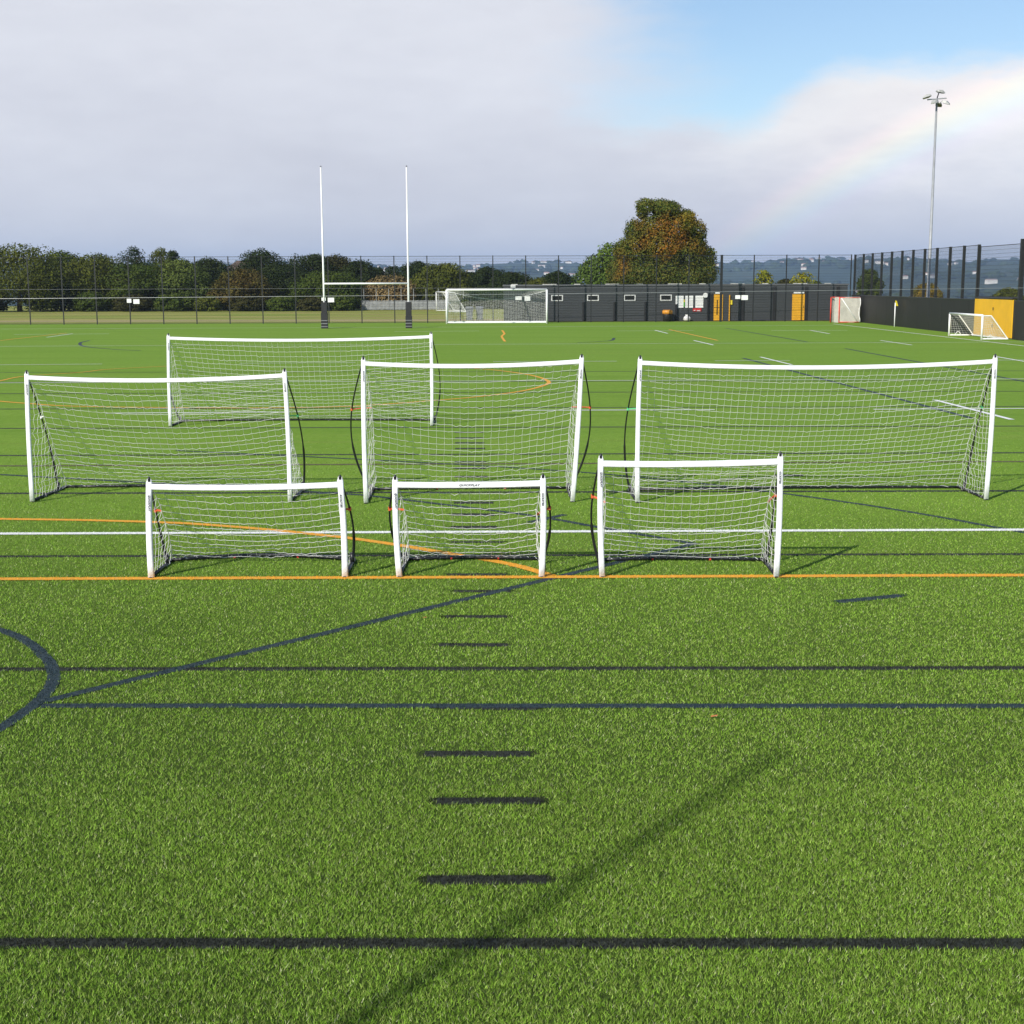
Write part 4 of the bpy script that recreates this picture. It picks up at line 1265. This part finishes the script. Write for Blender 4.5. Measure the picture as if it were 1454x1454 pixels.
def leaves_on(lobes, n, leaf, colours, rg, spread=0.42):
    """Leaf clumps spread through ellipsoid lobes; each lobe has its own tint, each leaf its own shade."""
    vol = np.array([l[3] * l[4] + l[4] * l[5] + l[3] * l[5] for l in lobes])
    pick = rg.choice(len(lobes), n, p=vol / vol.sum())
    Lb = np.array([l[:6] for l in lobes])[pick]
    d = rg.standard_normal((n, 3))
    d /= np.linalg.norm(d, axis=1, keepdims=True)
    rad = 1 - np.abs(rg.standard_normal((n, 1))) * spread * 0.5
    rad = np.clip(rad, 0.2, 1.0) + 0.085 * rg.standard_normal((n, 1))
    c = Lb[:, :3] + d * rad * Lb[:, 3:6]
    nrm = d + 0.45 * rg.standard_normal((n, 3)) + np.array([0, 0, .15])
    nrm /= np.linalg.norm(nrm, axis=1, keepdims=True)
    a = np.cross(nrm, rg.standard_normal((n, 3)))
    a /= np.linalg.norm(a, axis=1, keepdims=True)
    b = np.cross(nrm, a)
    s = leaf * (0.6 + 0.8 * rg.random((n, 1)))
    fold = nrm * s * .25
    v = np.stack([c - a * s, c - b * s * .6 + fold, c + a * s, c + b * s * .6 + fold], 1).reshape(-1, 3)
    f = np.arange(4 * n).reshape(-1, 4)
    lobe_t = rg.random(len(lobes))[pick]
    mixv = np.clip(lobe_t * .7 + .5 * rg.random(n) - .1, 0, 1)[:, None]
    ca, cb_ = np.array(colours[0]), np.array(colours[1])
    tint = (ca * (1 - mixv) + cb_ * mixv) * (0.72 + 0.42 * rg.random((n, 1)))
    return v, f, np.repeat(tint, 4, 0)


def wood(rg, H, W, base=0.0):
    """Tapered trunk with forking limbs."""
    m = MB()
    r0 = 0.035 * H + .05
    m.tube([(0, 0, base), (.05, .02, H * .3), (.1, -.05, H * .6), (.05, 0, H * .85)], [r0, r0 * .75, r0 * .45, r0 * .15], 8)
    for k in range(6):
        a = 2 * math.pi * k / 6 + rg.random()
        z = H * (.28 + .09 * k)
        ln = W * .36 * (1 - .07 * k)
        m.tube([(.07, 0, z), (.07 + math.cos(a) * ln * .5, math.sin(a) * ln * .5, z + H * .10), (.07 + math.cos(a) * ln, math.sin(a) * ln, z + H * .16)], [r0 * .35, r0 * .22, r0 * .07], 6)
    return m


def make_tree(x, y, H, W, kd, label, name='tree', cat='tree', group='trees beyond the pitch', n=3600, leaf=0.17, seed=0, lobes=None, colours=None, low=0.06):
    rg = np.random.default_rng(seed)
    t = thing(name, (x, y, float(land_height(x, y))), label, cat, group)
    wood(rg, H * .93, W).build('trunk', 'bark', t, True)
    if lobes is None:
        lobes = []
        nl = 30
        for k in range(nl):
            u = (k + .5) / nl
            z = H * (low + .06 + (0.90 - low) * u)
            prof = math.sin(math.pi * (0.20 + 0.74 * u)) ** 0.65
            rr_ = W * .5 * prof
            a = 2.4 * k + rg.random() * 1.0
            rx = W * (.115 + .085 * rg.random()) * (0.75 + .45 * prof)
            off = max(0.0, rr_ - rx * (.7 + .5 * rg.random()))
            rz_ = min(H * .15, rx * (0.75 + .35 * rg.random()))
            lobes.append((math.cos(a) * off, math.sin(a) * off, min(z, H - rz_ * (.8 + .5 * rg.random())), rx, rx, rz_))
        lobes.append((W * .06 * rg.standard_normal(), 0, H - W * .13, W * .17, W * .17, W * .13))
        for k in range(4):
            lobes.append((W * (-.18 + .12 * k), -W * .05, H * (.3 + .1 * k), W * .25, W * .22, H * .16))
    v, f, tint = leaves_on(lobes, n, leaf, colours or PAL[kd], rg)
    keep = v.reshape(-1, 4, 3)[:, :, 2].min(1) > 0.02
    f = f[keep]
    crown = mesh_np('crown', v, f, 'leaf', t, tint)
    return t


TREES = [  # x, y, height, crown width, kind, label
    (-55.4, 158.0, 7.50, 9.53, 'olive', 'tall bushy olive-green tree at the left edge of the tree line'),
    (-52.8, 165.0, 6.79, 6.63, 'green', 'rounded green tree right beside the tall bushy tree at the left edge'),
    (-47.4, 162.0, 6.47, 6.51, 'olive', 'broad olive tree left of the two dark domed tree tops'),
    (-49.9, 186.0, 7.97, 3.74, 'dark', 'dark domed tree top rising behind the hedge, left of its pair'),
    (-42.3, 160.0, 5.47, 6.43, 'green', 'leafy green tree in front of the dark domed tree tops'),
    (-46.8, 188.0, 7.83, 3.40, 'olive', 'olive domed tree top rising behind the hedge, right of its pair'),
    (-46.1, 192.0, 7.55, 2.70, 'dark', 'small dark tree top clinging to the right of the domed pair'),
    (-37.4, 160.0, 5.77, 4.82, 'fresh', 'slender fresh-green tree behind the paired white fence signs'),
    (-36.0, 168.0, 6.06, 5.57, 'dark', 'dark spiky tree between the domed pair and the brown roof'),
    (-30.2, 158.0, 4.62, 5.24, 'rust', 'rust-brown autumn tree below the roof in the tree line'),
    (-32.3, 182.0, 7.45, 6.03, 'dark', 'large dark round-headed tree to the right of the brown roof'),
    (-27.0, 166.0, 5.34, 6.34, 'dark', 'dark tree filling the hedge right of the rust-brown tree'),
    (-24.5, 172.0, 6.60, 6.05, 'dark', 'dark tree behind the left rugby upright, left half of a double crown'),
    (-21.9, 176.0, 6.58, 5.66, 'umber', 'brownish dark tree just right of the left rugby upright'),
    (-20.8, 160.0, 4.45, 6.43, 'green', 'green tree below the crossbar at the left rugby upright'),
    (-18.5, 170.0, 5.78, 4.27, 'dark', 'dark sloping tree halfway between the rugby uprights'),
    (-18.0, 190.0, 5.17, 2.67, 'dark', 'small dark tree top in the gap between the rugby uprights'),
    (-17.0, 200.0, 5.47, 3.01, 'dark', 'low dark tree behind the dry brown bush, left one'),
    (-12.4, 185.0, 5.82, 4.28, 'dark', 'dark rounded tree behind the right rugby upright'),
    (-8.1, 165.0, 5.34, 5.47, 'olive', 'olive tree just right of the right rugby upright'),
    (-5.5, 185.0, 4.43, 4.65, 'dark', 'low dark tree above the left end of the big goal'),
    (-2.9, 180.0, 5.00, 4.70, 'dark', 'dark peaked tree above the middle of the big goal'),
    (0.2, 176.0, 4.34, 4.95, 'dark', 'dark spreading tree above the right end of the big goal'),
    (3.1, 170.0, 3.62, 3.76, 'olive', 'low olive tree above the left end of the grey clubhouse'),
    (5.7, 172.0, 4.38, 4.32, 'dark', 'dark low dome of a tree left of the autumn tree'),
    (26.9, 150.0, 4.35, 1.96, 'yellow', 'small yellow-green sapling showing above the clubhouse roof'),
    (30.7, 148.0, 4.03, 2.53, 'yellow', 'small bright yellow tree above the roof beside the yellow door'),
    (32.2, 165.0, 3.42, 3.32, 'umber', 'dark brown shrub top peeping over the clubhouse roof'),
    (32.6, 150.0, 3.07, 1.96, 'green', 'little green tree top at the right end of the clubhouse roof'),
    (34.4, 135.0, 4.25, 2.72, 'green', 'slim green tree behind the mesh fence at the pitch corner'),
    (41.4, 140.0, 2.82, 3.10, 'amber', 'amber round shrub beside the floodlight mast behind the wall'),
    (46.0, 130.0, 2.42, 3.27, 'olive', 'olive shrub behind the wall near the yellow gates'),
]
for i, (x, y, H, W, kd, label) in enumerate(TREES):
    small = W < 4.2
    if kd == 'yellow':
        make_tree(x, y, H, W * 1.25, kd, label, seed=20 + i, n=1100, leaf=0.13, low=0.35)
        continue
    wide = 1.45 if x < 8 and H > 4.3 else 1.06
    make_tree(x, y, H, W * wide, kd, label, seed=20 + i, n=7500 if small else 15000, leaf=0.10 if small else 0.125)

# the big tree turning to autumn behind the clubhouse, and its green neighbour
big = []
rgb = np.random.default_rng(77)
for (dx, z, rx, rz_) in ((-3.6, 4.0, 1.7, 1.5), (-1.8, 3.6, 2.0, 1.6), (0.4, 3.6, 2.1, 1.6), (2.6, 3.5, 2.0, 1.5), (4.3, 3.9, 1.3, 1.4), (4.5, 5.6, .95, 1.0),
                         (-3.5, 6.0, 1.2, 1.1), (-2.2, 6.2, 1.8, 1.6), (0.2, 6.2, 2.2, 1.8), (2.6, 6.0, 1.9, 1.7), (-2.5, 8.0, 1.1, 1.1), (-0.6, 8.2, 1.8, 1.4), (1.6, 8.2, 1.8, 1.3),
                         (3.2, 7.7, 1.3, 1.2), (3.4, 6.6, 1.1, 1.0), (0.6, 9.3, 1.5, .8), (2.4, 9.1, 1.0, .7), (-1.5, 10.2, 1.05, .75), (-0.2, 10.2, 1.1, .70), (0.9, 10.0, .9, .55), (-1.8, 9.6, .6, .6)):
    for k in range(2):
        big.append((dx, (-1 if k else 1) * rx * (.35 + .5 * rgb.random()), z + .15 * rgb.standard_normal(), rx * .93, rx * .95, rz_))
t = thing('tree', (14.4, 136, 0), 'big round tree turning orange and brown behind the clubhouse', 'tree', 'trees beyond the pitch')
wood(np.random.default_rng(5), 9.8, 9).build('trunk', 'bark', t, True)
# patches of leaf colour belong to whole boughs: rust in the middle, gold to the upper right, green on top and at the foot
rg = np.random.default_rng(78)
vs, fs, ts = leaves_on(big, 72000, 0.092, ((0.08, 0.1, 0.02), (0.08, 0.1, 0.02)), rg, 0.40)
cen = vs.reshape(-1, 4, 3).mean(1)
cx, cz = cen[:, 0], cen[:, 2]
fld = (np.sin(cx * 1.9 + 1.3 * np.sin(cz * 1.5)) + np.sin(cz * 2.3 + 1.1 * np.sin(cx * 1.2 + 2)) + np.sin(cx * 3.9 - cz * 3.1 + cen[:, 1])) / 3
rust = np.clip(1.05 - np.hypot((cx - 0.6) / 3.9, (cz - 7.3) / 2.4) + 0.55 * fld, 0, 1)
rust[cz > 9.75] *= .12
gold = np.clip(1.0 - np.hypot((cx - 3.0) / 1.7, (cz - 8.8) / 1.0) + .4 * fld, 0, 1)
left = np.clip(1.0 - np.hypot((cx + 3.9) / 1.0, (cz - 4.6) / 1.9) + .4 * fld, 0, 1)
pick = rg.random(len(cx))
greenc = np.where((pick < .5)[:, None], np.array([[.062, .092, .018]]), np.array([[.100, .118, .024]]))
rustc = np.where((pick < .45)[:, None], np.array([[.250, .112, .018]]), np.where((pick < .75)[:, None], np.array([[.190, .108, .020]]), np.array([[.120, .100, .022]])))
goldc = np.array([[.270, .190, .020]])
c = greenc
ch = rg.random(len(cx))
bl = np.clip(rust * 1.35 + .35 * (ch - .5), 0, 1)[:, None]
c = c * (1 - bl) + rustc * bl
bl = np.clip(left * 1.1 + .3 * (ch - .5), 0, 1)[:, None]
c = c * (1 - bl) + rustc * bl
bl = np.clip(gold + .3 * (ch - .5), 0, .85)[:, None]
c = c * (1 - bl) + goldc * bl
c = c * (0.65 + 0.7 * rg.random((len(cx), 1)))
mesh_np('crown', vs, fs, 'leaf', t, np.repeat(c, 4, 0))
make_tree(9.6, 141, 7.1, 6.5, 'green', 'rounded fresh green tree at the left foot of the autumn tree', seed=91, n=7000, leaf=0.14,
          lobes=[(-1.9, 0, 3.2, 1.5, 1.5, 1.3), (-0.9, .3, 4.6, 1.5, 1.5, 1.3), (0.3, 0, 5.6, 1.5, 1.5, 1.3), (1.4, 0, 4.8, 1.8, 1.8, 1.6), (0, -.5, 3.2, 1.8, 1.6, 1.5), (1.8, 0, 3.0, 1.8, 1.8, 1.5), (-2.3, 0, 4.2, .7, .8, .7)],
          colours=((0.075, 0.125, 0.022), (0.110, 0.160, 0.030)))
make_tree(-14.1, 161, 4.1, 6.4, 'dry', 'dry straw-brown bush behind the palisade fence', name='bush', cat='bush', seed=92, n=5200, leaf=0.13, group='bushes along the hedge',
          lobes=[(-1.9, 0, 1.9, 1.2, 1.2, 1.5), (-.6, 0, 2.6, 1.4, 1.3, 1.4), (.9, 0, 2.7, 1.4, 1.3, 1.3), (2.1, 0, 2.0, 1.1, 1.1, 1.5), (0, -.4, 1.4, 2.3, 1.3, 1.3)])
# bushes along the foot of the hedge
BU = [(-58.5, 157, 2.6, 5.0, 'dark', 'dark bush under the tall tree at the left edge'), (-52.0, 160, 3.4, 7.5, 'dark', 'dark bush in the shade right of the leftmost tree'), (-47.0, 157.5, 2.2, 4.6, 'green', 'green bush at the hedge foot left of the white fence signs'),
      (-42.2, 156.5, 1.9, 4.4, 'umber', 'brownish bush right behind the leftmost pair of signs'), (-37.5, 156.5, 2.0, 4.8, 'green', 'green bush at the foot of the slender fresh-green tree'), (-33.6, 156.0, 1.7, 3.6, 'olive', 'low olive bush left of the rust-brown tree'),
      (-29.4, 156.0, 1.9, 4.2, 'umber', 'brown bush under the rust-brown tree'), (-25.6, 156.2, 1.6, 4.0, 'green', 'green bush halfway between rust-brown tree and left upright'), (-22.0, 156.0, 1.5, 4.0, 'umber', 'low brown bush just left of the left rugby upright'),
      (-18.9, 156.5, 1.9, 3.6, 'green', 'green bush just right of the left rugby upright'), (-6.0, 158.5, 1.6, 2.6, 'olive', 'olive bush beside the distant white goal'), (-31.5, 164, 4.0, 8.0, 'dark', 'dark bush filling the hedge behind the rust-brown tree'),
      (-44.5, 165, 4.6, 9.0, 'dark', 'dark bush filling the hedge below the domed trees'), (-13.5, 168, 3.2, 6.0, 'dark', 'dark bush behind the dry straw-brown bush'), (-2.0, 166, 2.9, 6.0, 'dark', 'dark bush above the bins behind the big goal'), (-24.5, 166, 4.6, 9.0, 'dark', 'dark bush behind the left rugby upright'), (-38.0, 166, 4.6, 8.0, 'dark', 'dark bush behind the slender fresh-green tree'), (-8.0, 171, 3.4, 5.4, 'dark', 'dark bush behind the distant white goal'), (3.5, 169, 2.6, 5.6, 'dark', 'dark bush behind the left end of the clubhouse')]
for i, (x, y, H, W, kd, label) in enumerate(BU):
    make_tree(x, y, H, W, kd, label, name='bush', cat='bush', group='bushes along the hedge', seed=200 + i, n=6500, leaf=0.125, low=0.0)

# a few leaves blown onto the turf
for (lx, ly, sc, lab) in ((1.40, 9.28, .034, 'single orange fallen leaf lying on the turf below the blue line'), (-0.79, 12.2, .022, 'tiny pale fallen leaf near the black dashes')):
    lf = MB().add([(-1, 0, .2), (-.3, -.45, .5), (.5, -.35, .3), (1.1, 0, .45), (.5, .4, .35), (-.3, .45, .55), (0, 0, .15)], [(0, 1, 6), (1, 2, 6), (2, 3, 6), (3, 4, 6), (4, 5, 6), (5, 0, 6)]).build('fallen_leaf', 'leaf_orange')
    lf.location = (lx, ly, .02)
    lf.scale = (sc, sc, sc * .5)
    lf.rotation_euler = (0, 0, .6)
    tag(lf, lab, 'leaf')

# house roof showing between the trees
t = thing('house', (-37.6, 198, -.7), 'brown tiled house roof peeping between the dark trees', 'house')
MB().box(-3.2, 3.2, -3, 3, 0, 4.6).build('wall', 'brick_wall', t)
MB().add([(-3.6, -3.4, 4.602), (3.6, -3.4, 4.602), (3.6, 3.4, 4.602), (-3.6, 3.4, 4.602), (-.9, 0, 6.9), (.9, 0, 6.9)], [(0, 1, 5, 4), (1, 2, 5), (2, 3, 4, 5), (3, 0, 4), (3, 2, 1, 0)]).build('roof', 'roof_tile', t)

# ------------------------------------------------------------------ far houses and woods across the valley
rgh = np.random.default_rng(11)
hp = {}
for kx, (w, d, h, rf, cx_) in enumerate(((11, 9, 6, 3.2, 'far_wall'), (16, 9, 6, 3.0, 'render_wall'), (26, 14, 9, 2.0, 'far_wall'))):
    m = MB().box(-w / 2, w / 2, -d / 2, d / 2, -3, h)
    m2 = MB().add([(-w / 2 - .4, -d / 2 - .4, h + .01), (w / 2 + .4, -d / 2 - .4, h + .01), (w / 2 + .4, d / 2 + .4, h + .01), (-w / 2 - .4, d / 2 + .4, h + .01), (-w / 2 - .4, 0, h + rf), (w / 2 + .4, 0, h + rf)],
                  [(0, 1, 5, 4), (2, 3, 4, 5), (1, 2, 5), (3, 0, 4), (3, 2, 1, 0)])
    hp[kx] = (m, m2, cx_)
protos = {}
cnt = 0
tries = 0
while cnt < 290 and tries < 5000:
    tries += 1
    a = rgh.uniform(-9, 21)
    r_ = rgh.choice([rgh.uniform(1900, 3200), rgh.uniform(3200, 6400)])
    # houses gather in streets and villages
    if math.sin(a * 1.9 + r_ * .0023) + math.sin(r_ * .004 + a * .6) < -0.1 + (0.5 if a > 5 else -0.9):
        continue
    hx, hy = r_ * math.sin(R(a)), r_ * math.cos(R(a))
    kx = int(rgh.choice([0, 0, 1, 1, 2], p=None))
    t = thing('house', (hx, hy, float(land_height(hx, hy))), 'small pale house on the hazy far hillside', 'house', 'houses scattered over the far hillside', rgh.uniform(-.8, .8))
    if kx not in protos:
        m, m2, cx_ = hp[kx]
        a_ = m.build('wall', cx_, t)
        b_ = m2.build('roof', 'far_roof', t)
        protos[kx] = (a_.data, b_.data)
    else:
        link('wall', protos[kx][0], t)
        link('roof', protos[kx][1], t)
    cnt += 1

nb = 5200
a = np.radians(rgh.uniform(-24, 24, nb))
r_ = rgh.uniform(950, 6500, nb)
bx, by = r_ * np.sin(a), r_ * np.cos(a)
clump = np.sin(bx * .0061 + 1.5 * np.sin(by * .003)) + np.sin(by * .0075 - bx * .002) + .9 * rgh.random(nb)
keep = clump > 0.35
bx, by = bx[keep], by[keep]
bz = land_height(bx, by)
nb = len(bx)
ico_v = []
for k, (z, q) in enumerate(((-.3, .75), (.25, 1.0), (.75, .65))):
    for j in range(6):
        w = 2 * math.pi * (j + .5 * k) / 6
        ico_v.append((q * math.cos(w), q * math.sin(w), z))
ico_v.append((0, 0, 1.05))
ico_v = np.array(ico_v)
ico_f = []
for k in range(2):
    for j in range(6):
        ico_f += [(k * 6 + j, k * 6 + (j + 1) % 6, (k + 1) * 6 + j), (k * 6 + (j + 1) % 6, (k + 1) * 6 + (j + 1) % 6, (k + 1) * 6 + j)]
ico_f += [(12 + j, 12 + (j + 1) % 6, 18) for j in range(6)]
ico_f = np.array(ico_f)
s = rgh.uniform(5, 13, nb)
jitter = 1 + .22 * rgh.standard_normal((nb, 19, 1))
V = ico_v[None] * jitter * s[:, None, None] * np.array([1.5, 1.5, .9]) + np.stack([bx, by, bz + s * .25], 1)[:, None]
Fw = (ico_f[None] + (np.arange(nb) * 19)[:, None, None]).reshape(-1, 3)
tn = np.array([.040, .058, .022]) * (0.6 + .8 * rgh.random((nb, 1)))
kind(mesh_np('distant_woods', V.reshape(-1, 3), Fw, 'leaf', None, np.repeat(tn, 19, 0)), 'stuff', 'dark woodland scattered over the far hills')

# ------------------------------------------------------------------ haze over the valley
HAZE = 1.0e-4
if HAZE:
    hz = MB().box(-9600, 9600, -9600, 9600, -90, 190).build('haze', 'land')
    hm = bpy.data.materials.new('haze')
    hm.use_nodes = True
    hm.node_tree.nodes.clear()
    gh = Graph(hm.node_tree)
    pv = gh.node('ShaderNodeVolumePrincipled')
    pv.inputs['Color'].default_value = (0.46, 0.66, 1.0, 1)
    pv.inputs['Density'].default_value = HAZE
    pv.inputs['Anisotropy'].default_value = 0.0
    ho = gh.node('ShaderNodeOutputMaterial')
    gh.put(ho.inputs['Volume'], pv.outputs[0])
    hz.data.materials.clear()
    hz.data.materials.append(hm)
    kind(hz, 'stuff', 'pale blue haze lying over the distant valley')
